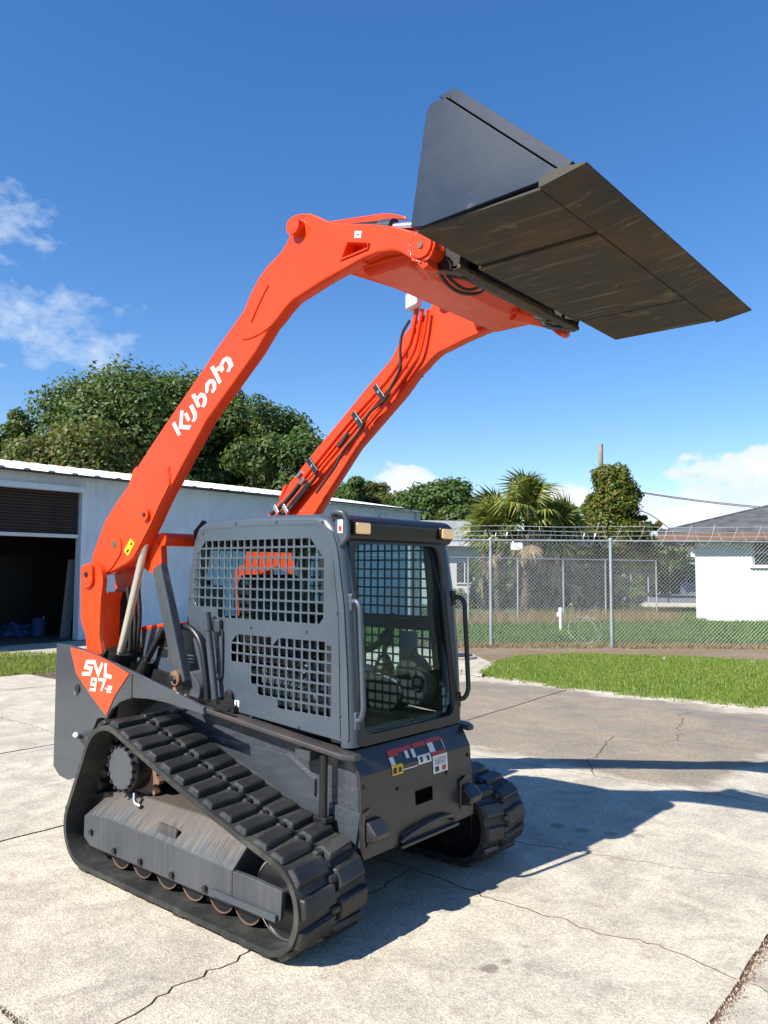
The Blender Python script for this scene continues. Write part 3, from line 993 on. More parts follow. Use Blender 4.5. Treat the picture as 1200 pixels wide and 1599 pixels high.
# half-raised roller door made of interlocking slats
SL = 0.075
z = 2.62
roll = MB().box(SX(DY0) - 0.30, SX(DY0) - 0.17, DY0 + 0.02, DY1 - 0.02, z - 0.09, z).out('roller_door', M['trim'], shed, bevel=0.01)
slat_me = None
k = 0
while z + SL * k < DH:
    zz = z + SL * k
    if slat_me is None:
        mbs = MB()
        x0 = SX(DY0) - 0.26
        mbs.add([(x0, DY0 + 0.03, 0.004), (x0 + 0.03, DY0 + 0.03, SL * 0.5), (x0, DY0 + 0.03, SL - 0.004), (x0, DY1 - 0.03, 0.004), (x0 + 0.03, DY1 - 0.03, SL * 0.5), (x0, DY1 - 0.03, SL - 0.004)],
                [(0, 1, 4, 3), (1, 2, 5, 4), (0, 2, 1), (3, 4, 5), (0, 3, 5, 2)])
        slat_me = mbs.mesh('slat')
    o = finish('slat', slat_me, M['brown'], roll)
    o.location.z = zz
    k += 1
# roof: ribbed sheets, eave in front, ridge parallel to the wall
mb = MB()
n = int((YB - YA + 0.5) / 0.61)
ys = []
for i in range(n):
    y = YA - 0.25 + i * 0.61
    ys += [(y, 0), (y + 0.40, 0), (y + 0.45, 0.045), (y + 0.56, 0.045)]
ys.append((YA - 0.25 + n * 0.61, 0))
ro = [(SX(y) + 0.16, y, HE + 0.03 + d) for y, d in ys]
rr_ = [(SX(y) - 7.0, y, HE + 1.15 + d) for y, d in ys]
rb = [(SX(y) - 14.2, y, HE + 0.03 + d) for y, d in ys]
m = len(ys)
mb.add(ro + rr_ + rb, [(i, i + 1, m + i + 1, m + i) for i in range(m - 1)] + [(m + i, m + i + 1, 2 * m + i + 1, 2 * m + i) for i in range(m - 1)])
low = [(SX(y) + 0.16, y, HE + 0.0) for y, d in ys]
mb.add(ro + low, [(i, i + 1, m + i + 1, m + i) for i in range(m - 1)])
mb.out('roof', M['trim'], shed)
mb = MB()
mb.box(SX(YA) - 0.3, SX(YA) + 0.0, YA, YB, HE - 0.02, HE + 0.0)
mb.out('eave_soffit', M['brown'], shed)
# inside
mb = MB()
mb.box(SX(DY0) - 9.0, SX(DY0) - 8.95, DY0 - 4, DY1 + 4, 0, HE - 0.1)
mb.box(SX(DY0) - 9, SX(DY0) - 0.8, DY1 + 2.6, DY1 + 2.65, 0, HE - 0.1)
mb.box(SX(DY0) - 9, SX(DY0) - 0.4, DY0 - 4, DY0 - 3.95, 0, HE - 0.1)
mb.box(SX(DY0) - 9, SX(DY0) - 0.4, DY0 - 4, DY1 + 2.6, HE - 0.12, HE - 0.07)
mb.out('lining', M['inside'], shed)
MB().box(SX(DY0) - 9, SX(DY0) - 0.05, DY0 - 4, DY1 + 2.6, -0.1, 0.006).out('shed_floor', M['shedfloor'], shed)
# an inner brown partition with a pale door frame
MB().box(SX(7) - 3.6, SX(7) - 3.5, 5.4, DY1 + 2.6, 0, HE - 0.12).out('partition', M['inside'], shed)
MB().box(SX(7) - 3.50, SX(7) - 3.45, 6.35, 7.3, 0, 2.1).out('inner_door', M['plastic'], shed)
MB().box(SX(7) - 3.47, SX(7) - 3.42, 6.22, 6.35, 0, 2.18).out('inner_door_frame', M['dimwhite'], shed)
# a conduit loop and lamp bracket on the wall near the far corner
MB().tube(smooth_path([(SX(18.6) + 0.03, 18.6, 3.4), (SX(18.6) + 0.12, 18.6, 3.75), (SX(18.8) + 0.22, 18.8, 3.9), (SX(19.1) + 0.12, 19.1, 3.8)], 5), 0.02).out('conduit', M['galv'], shed, smooth=60)
MB().cyl((SX(20.9) + 0.1, 21.05, 0), (SX(20.9) + 0.1, 21.05, HE - 0.05), 0.05, n=10).out('downpipe', M['trim'], shed, smooth=60)

# clutter standing in the doorway: each a thing of its own
def lathe(mb, x, y, z, prof, n=14):
    v, f = [], []
    for r_, h in prof:
        v += [(x + r_ * math.cos(6.28319 * i / n), y + r_ * math.sin(6.28319 * i / n), z + h) for i in range(n)]
    for k in range(len(prof) - 1):
        f += [(k * n + i, k * n + (i + 1) % n, (k + 1) * n + (i + 1) % n, (k + 1) * n + i) for i in range(n)]
    f.append(tuple(range((len(prof) - 1) * n, len(prof) * n)))
    mb.add(v, f)
    return mb


px = SX(4.5) - 1.1
def thing(name, label, cat, loc, group=None):
    return tag(empty(name, loc), label, cat, group)


t = thing('gas_cylinder', 'tall pale gas cylinder standing inside the shed doorway', 'cylinder', (px - 1.2, 4.75, 0.006))
lathe(MB(), px - 1.2, 4.75, 0.006, [(0.13, 0), (0.14, 0.02), (0.14, 1.05), (0.11, 1.2), (0.05, 1.28), (0.03, 1.29)]).out('body', M['dimwhite'], t, smooth=40)
lathe(MB(), px - 1.2, 4.75, 1.28, [(0.03, 0), (0.03, 0.08), (0.05, 0.09), (0.05, 0.14), (0.02, 0.15)]).out('valve', M['steel'], t, smooth=40)
t = thing('water_cooler', 'white round drum with red lid inside the shed doorway', 'drum', (px - 0.9, 5.45, 0.006))
lathe(MB(), px - 0.9, 5.45, 0.006, [(0.17, 0), (0.18, 0.03), (0.19, 0.75), (0.17, 0.80)]).out('body', M['dimwhite'], t, smooth=40)
lathe(MB(), px - 0.9, 5.45, 0.806, [(0.19, 0), (0.19, 0.05), (0.10, 0.09), (0.05, 0.16), (0.02, 0.17)]).out('lid', M['redpl'], t, smooth=40)
t = thing('blue_drum', 'blue plastic tub by the right jamb of the shed door', 'tub', (px - 0.75, 6.70, 0.006))
lathe(MB(), px - 0.75, 6.70, 0.006, [(0.16, 0), (0.18, 0.02), (0.20, 0.44), (0.21, 0.46), (0.18, 0.46), (0.17, 0.40)]).out('body', M['bluebin'], t, smooth=40)
MB().tube([(px - 0.75 + 0.2 * math.cos(a), 6.70 + 0.02, 0.47 + 0.16 * math.sin(a)) for a in [i * math.pi / 8 for i in range(9)]], 0.008, 6).out('handle', M['steel'], t, smooth=60)
t = thing('tarp_heap', 'crumpled blue tarpaulin heap on the shed floor', 'tarpaulin', (px - 1.0, 6.15, 0.006))
me = bpy.data.meshes.new('tarp'); bm = bmesh.new()
bmesh.ops.create_icosphere(bm, subdivisions=3, radius=1.0)
for v in bm.verts:
    k = 1 + 0.35 * math.sin(5 * v.co.x + 2) * math.cos(6 * v.co.y) + 0.2 * math.sin(9 * v.co.z + 4 * v.co.x)
    v.co = Vector((px - 1.0 + v.co.x * 0.30 * k, 6.15 + v.co.y * 0.42 * k, max(0.0, 0.12 + v.co.z * 0.20 * k) + 0.006))
bm.to_mesh(me); bm.free()
finish('sheet', me, M['bluebin'], t)
for i, (dx, y, s_) in enumerate(((1.9, 3.9, 0.5), (2.4, 5.9, 0.45))):
    t = thing('cardboard_box', ['dark crate on the shed floor left of the gas cylinder', 'dark crate deep in the shed behind the white drum'][i], 'crate', (px - dx, y, 0.006))
    MB().box(px - dx - s_ / 2, px - dx + s_ / 2, y - s_ / 2, y + s_ / 2, 0.006, s_ * 0.7).out('body', M['inside'], t, bevel=0.01)
    MB().box(px - dx - s_ / 2 - 0.01, px - dx + s_ / 2 + 0.01, y - s_ / 2 - 0.01, y + s_ / 2 + 0.01, s_ * 0.7 + 0.002, s_ * 0.7 + 0.05).out('lid', M['brown'], t, bevel=0.008)
t = thing('leaning_board', 'pale board leaning by the right jamb inside the shed door', 'board', (px + 0.35, 6.9, 0.006))
bd = MB().hexa([(px + 0.30, 6.72, 0.01), (px + 0.34, 6.72, 0.01), (px + 0.34, 6.98, 0.01), (px + 0.30, 6.98, 0.01), (px + 0.48, 6.78, 2.0), (px + 0.52, 6.78, 2.0), (px + 0.52, 7.02, 2.0), (px + 0.48, 7.02, 2.0)])
bd.out('plank', M['dimwhite'], t, bevel=0.004)
MB().box(px + 0.345, px + 0.36, 6.75, 6.96, 0.25, 0.31).out('batten', M['pole'], t)

# ================================================================== CHAIN-LINK FENCE in front (8 ft, barbed wire on top)
FD = 18.8


def FW(L, z, d=0.0):
    return W(FD + d, L, z)


fence = empty('chain_link_fence', FW(5.4, 0))
tag(fence, 'tall galvanised chain link fence topped with barbed wire behind the lawn', 'fence')
FH = 2.50
post_L = [0.62, 2.54, 5.39, 9.45, 12.4]
for L in post_L:
    p = MB().cyl(FW(L, -0.09), FW(L, FH + 0.02), 0.037, n=12).out('post', M['galv'], fence, smooth=60)
    lathe(MB(), *FW(L, FH + 0.02), [(0.042, 0), (0.042, 0.03), (0.02, 0.06)], 10).out('cap', M['galv'], p, smooth=60)
    MB().tube([FW(L, FH + 0.02), FW(L - 0.06, FH + 0.16, -0.03), FW(L - 0.10, FH + 0.34, -0.12)], 0.018, 6).out('barb_arm', M['dark'], p, smooth=60)
for a, b in zip(post_L[:-1], post_L[1:]):
    MB().cyl(FW(a, FH), FW(b, FH), 0.026, n=10).out('top_rail', M['galv'], fence, smooth=60)


def chain_link(name, parent, F, La, Lb, za, zb, pitch=0.092, r=0.0026, mat=None):
    """zig-zag wires: each wire bends at every half diamond"""
    hp = pitch / 2
    n = int((Lb - La) / hp)
    rows = int((zb - za) / hp)
    mb = MB()
    V, Fc = [], []
    for i in range(n):
        L0 = La + i * hp
        base = len(V)
        for k in range(rows + 1):
            L = L0 + (hp if (k + i) % 2 else 0)
            z = za + k * hp
            d = 0.004 if (k % 2) else -0.004
            V += [F(L - r, z, d), F(L + r, z, d + r), F(L + r * 0.2, z, d - r * 1.4)]
        for k in range(rows):
            a, b = base + 3 * k, base + 3 * k + 3
            Fc += [(a, a + 1, b + 1, b), (a + 1, a + 2, b + 2, b + 1), (a + 2, a, b, b + 2)]
    me = bpy.data.meshes.new(name)
    me.from_pydata([tuple(p) for p in V], [], Fc)
    return finish(name, me, mat or M['wire'], parent)


for a, b in zip(post_L[:-1], post_L[1:]):
    chain_link('wire_mesh', fence, FW, a, b, -0.05, FH + 0.01)
for k, zz in enumerate((0.12, 0.22, 0.33)):
    dd_ = (-0.02, -0.06, -0.12)[k]
    path = []
    for L in np.arange(0.6, 12.0, 0.3):
        path.append(FW(L, FH + zz + 0.012 * math.sin(L * 2.1 + k), dd_))
    MB().tube(path, 0.004, 4).out('barbed_strand', M['wire'], fence)
    mb = MB()
    for L in np.arange(0.7, 12.0, 0.13):
        c_ = FW(L, FH + zz + 0.012 * math.sin(L * 2.1 + k), dd_)
        mb.tube([c_ + Vector((-0.02, 0, -0.02)), c_ + Vector((0.02, 0, 0.02))], 0.003, 3)
    tag(mb.out('barbs', M['wire'], fence), kind='stuff')
MB().box(-0.001, 0.001, -0.001, 0.001, 0, 0.001)
sg = thing('fence_sign', 'small blank pale sign wired to the fence top rail', 'sign', FW(3.15, 2.38, -0.05))
c_ = FW(3.15, 2.36, -0.045)
MB().obox(c_, rt * 0.14, Vector((math.cos(YAW), math.sin(YAW), 0)) * 0.003, Vector((0, 0, 0.085))).out('panel', M['trim'], sg, bevel=0.002)


def coil(name, F, La, Lb, z, R0, pitch, r=0.007, wob=0.02, seed=0):
    r_ = random.Random(seed)
    p = []
    n = int((Lb - La) / pitch * 26)
    for i in range(n + 1):
        a = i / 26 * 6.28319
        rr = R0 * (1 + wob * math.sin(a * 0.37) + wob * math.sin(a * 0.23 + 1))
        p.append(F(La + (Lb - La) * i / n + 0.03 * math.sin(a), z + rr * math.cos(a), rr * math.sin(a) * 0.8))
    return MB().tube(p, r, 4)


rz = thing('razor_wire_coil', 'bright razor wire coil along the fence top left of the palms', 'razor wire', FW(2.5, 2.62))
coil('coil', FW, 0.9, 5.2, 2.58, 0.20, 0.26, 0.006, 0.1, 1).out('coil', M['steel'], rz, smooth=60)
rz = thing('loose_wire_coil', 'wide loose wire loops above the fence right of the palms', 'razor wire', FW(8, 2.75))
coil('coil', FW, 4.6, 11.5, 2.66, 0.24, 0.55, 0.0035, 0.14, 2).out('coil', M['wire'], rz, smooth=60)

# back fence, lower and further off
bf = empty('back_fence', W(30, 6, 0))
tag(bf, 'lower chain link fence far back below the palm trees', 'fence')


def BW(s, z, d=0.0):
    return W(27.2 + s * 0.62 + d, 2.9 + s * 1.0, z)


bl = [0, 1.9, 3.8, 5.7, 8.2]
for s_ in bl:
    MB().cyl(BW(s_, -0.09), BW(s_, 2.25), 0.035, n=8).out('post', M['galv'], bf, smooth=60)
MB().cyl(BW(-6, 2.22), BW(8.2, 2.22), 0.022, n=8).out('top_rail', M['galv'], bf, smooth=60)
chain_link('wire_mesh', bf, BW, -2.0, 8.2, 0.0, 2.2, 0.12, 0.0022)
for i, (u, D, h) in enumerate(((975, 41, 2.6), (985, 43, 2.6), (1012, 42, 2.6), (1043, 46, 3.4))):
    t = thing('gate_post', ['galvanised post left of the white garage wall far back', 'thin post just right of the garage wall far back', 'grey post in front of the far road', 'dark post nearest the blue shed on the far road'][i], 'post', W(D, (u - 600) / FPX * D, -0.09))
    b_ = W(D, (u - 600) / FPX * D, -0.09)
    MB().cyl(b_, b_ + Vector((0, 0, h)), 0.05 if i == 3 else 0.04, n=8).out('shaft', M['dark'] if i == 3 else M['galv'], t, smooth=60)
    lathe(MB(), b_.x, b_.y, b_.z + h, [(0.06, 0), (0.06, 0.04), (0.02, 0.08)], 8).out('cap', M['galv'], t)

# white riser pipe in the grass, wire left lying, manhole lid
t = thing('riser_pipe', 'short white capped pipe standing in grass behind the fence', 'pipe', W(24.6, 5.48, -0.09))
b_ = W(24.6, 5.48, -0.09)
MB().cyl(b_, b_ + Vector((0, 0, 0.60)), 0.045, n=12).out('pipe', M['trim'], t, smooth=50)
lathe(MB(), b_.x, b_.y, b_.z + 0.60, [(0.06, 0), (0.06, 0.12), (0.045, 0.14)], 12).out('cap', M['trim'], t, smooth=50)
MB().box(b_.x - 0.13, b_.x - 0.03, b_.y - 0.04, b_.y + 0.04, b_.z + 0.46, b_.z + 0.60).out('elbow', M['trim'], t, bevel=0.03)
t = thing('tangled_wire', 'tangle of loose pale wire in the grass behind the fence', 'wire', FW(5.0, 0.1, 1.0))
r_ = random.Random(4)
pth = []
for i in range(26):
    a = i * 0.55
    pth.append(FW(4.9 + 0.38 * math.cos(a) * (1 - i / 60) + i * 0.012, 0.30 + 0.32 * math.sin(a) + 0.02 * i * (i % 2) * 0.2, 0.9 + 0.25 * math.sin(a * 0.7)))
MB().tube(smooth_path(pth, 4), 0.006, 5).out('strand', M['galv'], t, smooth=60)
t = thing('manhole_cover', 'dark round manhole cover at the edge of the path', 'manhole', (-5.75, 9.9, 0.004))
lathe(MB(), -5.75, 9.9, 0.0, [(0.46, 0), (0.46, 0.05), (0.42, 0.062), (0.40, 0.05), (0.0, 0.05)], 24).out('ring', M['concrete2'], t, smooth=30)
lathe(MB(), -5.75, 9.9, 0.04, [(0.39, 0), (0.39, 0.03), (0.36, 0.035), (0.0, 0.036)], 24).out('lid', M['dark'], t, smooth=30)

# ================================================================== HOUSES
def house_frame(D, L, ang):
    """local axes on the ground: a along the front wall to the right, b away from the viewer"""
    o = W(D, L)
    f = Vector((math.cos(YAW), math.sin(YAW), 0))
    a = rt * math.cos(ang) + f * math.sin(ang)
    b = f * math.cos(ang) - rt * math.sin(ang)
    return lambda x, y, z: o + a * x + b * y + Vector((0, 0, z))


def lbox(mb, F, x0, x1, y0, y1, z0, z1):
    return mb.hexa([F(x0, y0, z0), F(x1, y0, z0), F(x1, y1, z0), F(x0, y1, z0), F(x0, y0, z1), F(x1, y0, z1), F(x1, y1, z1), F(x0, y1, z1)])


F = house_frame(30.75, 12.1, -0.385)
hs = empty('white_house', F(0, 0, -0.09))
tag(hs, 'sunlit white stucco house with dark hip roof and brown fascia behind fence', 'house')
HH = 3.02
mb = MB()
lbox(mb, F, 0, 2.02, 0, 0.2, -0.09, HH)
lbox(mb, F, 2.02, 6.2, 0, 0.2, -0.09, 2.02)
lbox(mb, F, 6.2, 11, 0, 0.2, -0.09, HH)
lbox(mb, F, 0, 0.2, 0.2, 9, -0.09, HH)
lbox(mb, F, 10.8, 11, 0.2, 9, -0.09, HH)
lbox(mb, F, 0.2, 10.8, 8.8, 9, -0.09, HH)
mb.out('wall', M['stucco'], hs)
win = MB()
lbox(win, F, 2.02, 6.2, 0.10, 0.14, 2.05, HH)
win = win.out('window', M['houseglass'], hs)
for x0, x1, z0, z1 in ((2.02, 2.10, 2.05, HH), (4.05, 4.15, 2.05, HH), (6.12, 6.2, 2.05, HH), (2.1, 4.05, 2.48, 2.55), (4.15, 6.12, 2.48, 2.55)):
    lbox(MB(), F, x0, x1, 0.05, 0.10, z0, z1).out('frame', M['galv'], win)
lbox(MB(), F, 1.92, 6.3, -0.10, 0.14, 1.93, 2.05).out('sill', M['stucco'], win, bevel=0.01)
OV, OL = 0.56, 1.30
lbox(MB(), F, -OL, 11 + OV, -OV, 9 + OV, HH, HH + 0.05).out('soffit', M['fascia'], hs)
mb = MB()
for (x0, x1, y0, y1) in ((-OL - 0.03, 11 + OV + 0.03, -OV - 0.03, -OV), (-OL - 0.03, -OL, -OV, 9 + OV), (11 + OV, 11 + OV + 0.03, -OV, 9 + OV)):
    lbox(mb, F, x0, x1, y0, y1, HH - 0.05, HH + 0.26)
mb.out('fascia', M['fascia'], hs)
# hip roof built as overlapping courses of shingles
rf = MB()
rf.add([F(-OL - 0.05, -OV - 0.05, HH + 0.262), F(11 + OV + 0.05, -OV - 0.05, HH + 0.262), F(11 + OV + .05, 9 + OV + .05, HH + 0.262), F(-OL - .05, 9 + OV + .05, HH + 0.262), F(5.0, 4.5, HH + 2.05), F(6.0, 4.5, HH + 2.05)],
       [(0, 1, 5, 4), (1, 2, 5), (2, 3, 4, 5), (3, 0, 4), (0, 3, 2, 1)])
rf = rf.out('roof', M['shingle'], hs)
NC = 24
for k in range(NC):
    t0, t1 = k / NC, (k + 1.25) / NC
    def P(t, side):
        x = (-OL - 0.05) * (1 - t) + 5.0 * t if side == 0 else (11 + OV + 0.05) * (1 - t) + 6.0 * t
        return x, (-OV - 0.05) * (1 - t) + 4.5 * t, HH + 0.262 + t * 1.79
    a0, a1, b0_, b1_ = P(t0, 0), P(t0, 1), P(min(1, t1), 0), P(min(1, t1), 1)
    mb = MB()
    e = 0.022
    mb.hexa([F(a0[0], a0[1], a0[2] + 0.004), F(a1[0], a1[1], a1[2] + 0.004), F(b1_[0], b1_[1], b1_[2] + 0.004), F(b0_[0], b0_[1], b0_[2] + 0.004),
             F(a0[0], a0[1], a0[2] + e + 0.004), F(a1[0], a1[1], a1[2] + e + 0.004), F(b1_[0], b1_[1], b1_[2] + 0.007), F(b0_[0], b0_[1], b0_[2] + 0.007)])
    mb.out('shingle_course', M['shingle'], rf)
lbox(MB(), F, 4.1, 4.4, 3.7, 4.0, HH + 1.7, HH + 2.12).out('vent', M['shingle'], rf, bevel=0.02)
mb = MB().tube([F(-OL, -OV, HH + 0.29), F(5.0, 4.5, HH + 2.09)], 0.05, 5)
mb.out('hip_cap', M['shingle'], rf)

# white building with a grey roof, left of the palms
F = house_frame(44, 1.5, 0.12)
h2 = empty('white_annex', F(0, 0, -0.09))
tag(h2, 'white building with pale grey shingle roof far behind the fence', 'building')
mb = MB()
lbox(mb, F, 0, 4.6, 0, 6, -0.09, 3.35)
mb.out('wall', M['stucco'], h2)
mb = MB()
mb.add([F(-0.4, -0.5, 3.3), F(5.0, -0.5, 3.3), F(4.6, 3.0, 4.75), F(-0.4, 3.0, 4.75), F(5.0, 6.5, 3.3), F(-0.4, 6.5, 3.3)], [(0, 1, 2, 3), (3, 2, 4, 5), (1, 4, 2), (0, 3, 5), (0, 5, 4, 1)])
mb.out('roof', M['shingle2'], h2)
lbox(MB(), F, -0.4, 5.0, -0.54, -0.5, 3.12, 3.34).out('fascia', M['trim'], h2)
for x in (1.0, 2.6):
    w_ = lbox(MB(), F, x, x + 0.9, -0.03, -0.005, 1.1, 2.2).out('window', M['houseglass'], h2)
    lbox(MB(), F, x - 0.06, x + 0.96, -0.06, -0.03, 1.02, 1.1).out('sill', M['stucco'], w_)
    lbox(MB(), F, x + 0.42, x + 0.48, -0.05, -0.03, 1.1, 2.2).out('frame', M['trim'], w_)

# garage wall and blue shed on the far road, grey gable behind the vine
F = house_frame(62, 18.6, 0.1)
h3 = empty('white_garage', F(0, 0, -0.09))
tag(h3, 'small white garage wall on the far side of the road', 'garage')
lbox(MB(), F, 0, 2.5, 0, 4, -0.09, 2.7).out('wall', M['stucco'], h3)
lbox(MB(), F, -0.3, 2.8, -0.3, 4.3, 2.7, 2.85).out('roof', M['shingle'], h3)
lbox(MB(), F, 0.5, 1.9, -0.03, -0.005, 0, 2.0).out('door', M['trim'], h3)
F = house_frame(64, 22.3, -0.05)
h4 = empty('blue_grey_shed', F(0, 0, -0.09))
tag(h4, 'dark blue grey cottage with flat porch roof on the far road', 'cottage')
lbox(MB(), F, 0, 3.9, 0, 4, -0.09, 2.7).out('wall', M['bluegrey'], h4)
mb = MB()
mb.add([F(-0.5, -0.6, 2.7), F(4.4, -0.6, 2.7), F(4.4, 4.6, 2.7), F(-0.5, 4.6, 2.7), F(1.95, -0.6, 4.0), F(1.95, 4.6, 4.0)], [(0, 1, 4), (3, 5, 2), (0, 4, 5, 3), (1, 2, 5, 4), (0, 3, 2, 1)])
mb.out('roof', M['shingle'], h4)
mb = MB()
mb.add([F(1.1, -0.66, 2.95), F(2.8, -0.66, 2.95), F(1.95, -0.66, 3.75)], [(0, 1, 2)])
mb.out('gable_panel', M['trim'], h4)
lbox(MB(), F, 0.2, 3.2, -1.6, 0, 2.35, 2.5).out('porch_roof', M['galv'], h4)
for x in (0.3, 3.0):
    lbox(MB(), F, x, x + 0.1, -1.55, -1.45, -0.09, 2.35).out('porch_post', M['galv'], h4)
lbox(MB(), F, 0.8, 1.6, -0.03, -0.004, -0.05, 2.0).out('door', M['dark'], h4)
lbox(MB(), F, 2.2, 3.0, -0.03, -0.004, 0.9, 1.9).out('window', M['houseglass'], h4)
F = house_frame(50, 12.6, 0.5)
h5 = empty('grey_gabled_shed', F(0, 0, -0.09))
tag(h5, 'pale grey gable end showing between palms and vine covered tree', 'shed')
lbox(MB(), F, 0, 2.6, 0, 4, -0.09, 3.6).out('wall', M['siding'], h5)
mb = MB()
mb.add([F(-0.2, -0.2, 3.6), F(2.8, -0.2, 3.6), F(2.8, 4.2, 3.6), F(-0.2, 4.2, 3.6), F(1.3, -0.2, 4.7), F(1.3, 4.2, 4.7)], [(0, 1, 4), (3, 5, 2), (0, 4, 5, 3), (1, 2, 5, 4), (0, 3, 2, 1)])
mb.out('roof', M['galv'], h5)

# parked car by the far garage
F = house_frame(60.5, 17.6, 0.0)
car = empty('parked_car', F(0, 0, -0.09))
tag(car, 'dark car parked in front of the small white garage', 'car')
prof = fillet([(0, 0.35), (0.05, 0.75), (0.9, 0.88), (1.4, 1.32), (2.7, 1.34), (3.3, 0.92), (4.1, 0.8), (4.15, 0.35)], 0.18, 4)
mb = MB()
n = len(prof)
mb.add([F(a, 0, b - 0.09) for a, b in prof] + [F(a, 1.7, b - 0.09) for a, b in prof], [tuple(range(n)), tuple(range(2 * n - 1, n - 1, -1))] + [(i, (i + 1) % n, n + (i + 1) % n, n + i) for i in range(n)])
mb.out('body', M['carpaint'], car, smooth=30)
mb = MB()
gp = [(1.2, 0.92), (1.5, 1.25), (2.62, 1.26), (3.0, 0.94)]
mb.add([F(a, -0.008, b - 0.09) for a, b in gp], [(0, 1, 2, 3)])
mb.out('side_window', M['houseglass'], car)
for x in (0.75, 3.35):
    for y in (-0.02, 1.5):
        w_ = MB().cyl(F(x, y, 0.23), F(x, y + 0.2, 0.23), 0.32, n=18).out('wheel', M['rubber'], car, smooth=40)
        MB().cyl(F(x, y - 0.006, 0.23), F(x, y + 0.01, 0.23), 0.19, n=14).out('rim', M['steel'], w_, smooth=40)

# ================================================================== POLE, WIRES
D = 35.0
pb = W(D, (936 - 600) / FPX * D, -0.09)
pole = thing('utility_pole', 'weathered wooden utility pole rising out of the vine covered tree', 'pole', pb)
ptop = pb + Vector((0, 0, 7.5)) + rt * 0.15
MB().cyl(pb, ptop, 0.13, 0.10, n=12).out('shaft', M['pole'], pole, smooth=60)
MB().cyl(ptop + Vector((0, 0, 0.002)), ptop + Vector((0, 0, 0.03)), 0.105, n=12).out('top_cap', M['galv'], pole, smooth=60)
MB().obox(pb + Vector((0, 0, 0.95)) - fw * 0.16, rt * 0.10, Vector((0, 0, 0.11)), fw * 0.04).out('meter_box', M['pole'], pole, bevel=0.01)
for i, dz in enumerate((0.0, 0.10)):
    a, b = W(35, 11.2, 5.30 + dz * 0.4), W(38, 30, 4.9 + dz)
    pth = [a + (b - a) * (k / 20) + Vector((0, 0, -0.55 * (1 - (2 * k / 20 - 1) ** 2))) for k in range(21)]
    o = MB().tube(pth, 0.016, 5).out('overhead_wire', M['dark'])
    tag(o, ['upper overhead wire running right from the vine covered tree', 'lower overhead wire running right from the vine covered tree'][i], 'wire', 'overhead wires')

# ================================================================== TREES
def crown_mesh(name, clumps, per, size, seed, droop=0.0, narrow=0.55):
    r_ = np.random.default_rng(seed)
    Vs = []
    for (cx, cy, cz, rad, k) in clumps:
        n = int(per * k)
        d = r_.normal(size=(n, 3)); d /= np.linalg.norm(d, axis=1)[:, None]
        rr = rad * (0.35 + 0.65 * r_.random(n) ** 0.45)
        c0 = np.array([cx, cy, cz]) + d * rr[:, None] * np.array([1, 1, 0.78]) + r_.normal(0, rad * 0.10, (n, 3))
        nrm = d * 0.9 + r_.normal(0, 0.45, (n, 3)) + np.array([0, 0, 0.35])
        nrm /= np.linalg.norm(nrm, axis=1)[:, None]
        t = np.cross(nrm, r_.normal(size=(n, 3))); t /= np.linalg.norm(t, axis=1)[:, None]
        b = np.cross(nrm, t)
        s = size * (0.55 + 0.9 * r_.random(n))[:, None]
        dz = np.array([0, 0, -1]) * droop * s
        Vs.append(np.stack([c0 - t * s, c0 + b * s * narrow + nrm * s * 0.15, c0 + t * s + dz, c0 - b * s * narrow + nrm * s * 0.15], 1))
    V = np.concatenate(Vs)
    n = len(V)
    me = bpy.data.meshes.new(name)
    me.vertices.add(n * 4)
    me.vertices.foreach_set('co', V.reshape(-1).astype(np.float32))
    me.loops.add(n * 4)
    me.loops.foreach_set('vertex_index', np.arange(n * 4, dtype=np.int32))
    me.polygons.add(n)
    me.polygons.foreach_set('loop_start', np.arange(0, n * 4, 4, dtype=np.int32))
    me.update(calc_edges=True)
    me.validate()
    return me


def tree(name, label, base, height, width, seed, mat, nclump=45, per=420, leaf=0.20, base_frac=0.28, group=None, depth=None, lobes=None, sparse=0.0):
    r_ = random.Random(seed)
    root = thing(name, label, 'tree', base, group)
    depth = depth or width
    cz = base.z + height * (base_frac + (1 - base_frac) / 2)
    hz = height * (1 - base_frac) / 2
    cl, limbs = [], []
    tries = 0
    while len(cl) < nclump and tries < 4000:
        tries += 1
        d = Vector((r_.gauss(0, 1), r_.gauss(0, 1), r_.gauss(0.15, 1))).normalized()
        k = (0.45 + 0.55 * r_.random() ** 0.5)
        k *= 1 + 0.14 * math.sin(3 * math.atan2(d.y, d.x) + seed) + 0.10 * math.sin(7 * d.z + seed * 2)
        rad = (0.13 + 0.10 * r_.random()) * min(width, height)
        p = Vector((base.x, base.y, cz)) + rt * d.x * (width / 2 - rad * 0.6) * k + fw.cross(Vector((0, 0, 0))) + Vector((fw.x, fw.y, 0)).normalized() * d.y * (depth / 2 - rad * 0.6) * k + Vector((0, 0, d.z * (hz - rad * 0.5) * k))
        if r_.random() < sparse and k > 0.7:
            continue
        cl.append((p.x, p.y, p.z, rad, (rad / (0.18 * min(width, height))) ** 2))
        if len(limbs) < 16: limbs.append(p)
    finish('crown', crown_mesh('crown', cl, per, leaf, seed), mat, root)
    mb = MB()
    h0 = base.z + height * base_frac * 0.9
    tr = width * 0.035 + 0.06
    fork = Vector((base.x, base.y, h0))
    mb.tube([base, base + Vector((0.05, 0.03, height * 0.12)), fork, fork + Vector((0.1, 0.1, hz * 0.7))], [tr * 1.25, tr, tr * 0.85, tr * 0.5], 9)
    for p in limbs:
        midp = fork.lerp(p, 0.5) + Vector((r_.gauss(0, 0.15), r_.gauss(0, 0.15), 0.25)) * width * 0.06
        mb.tube(smooth_path([fork - Vector((0, 0, 0.2)), midp, p], 4), [tr * 0.5 * (1 - i / 10) + 0.015 for i in range(9)], 6)
    mb.out('trunk', M['bark'], root, smooth=60)
    return root


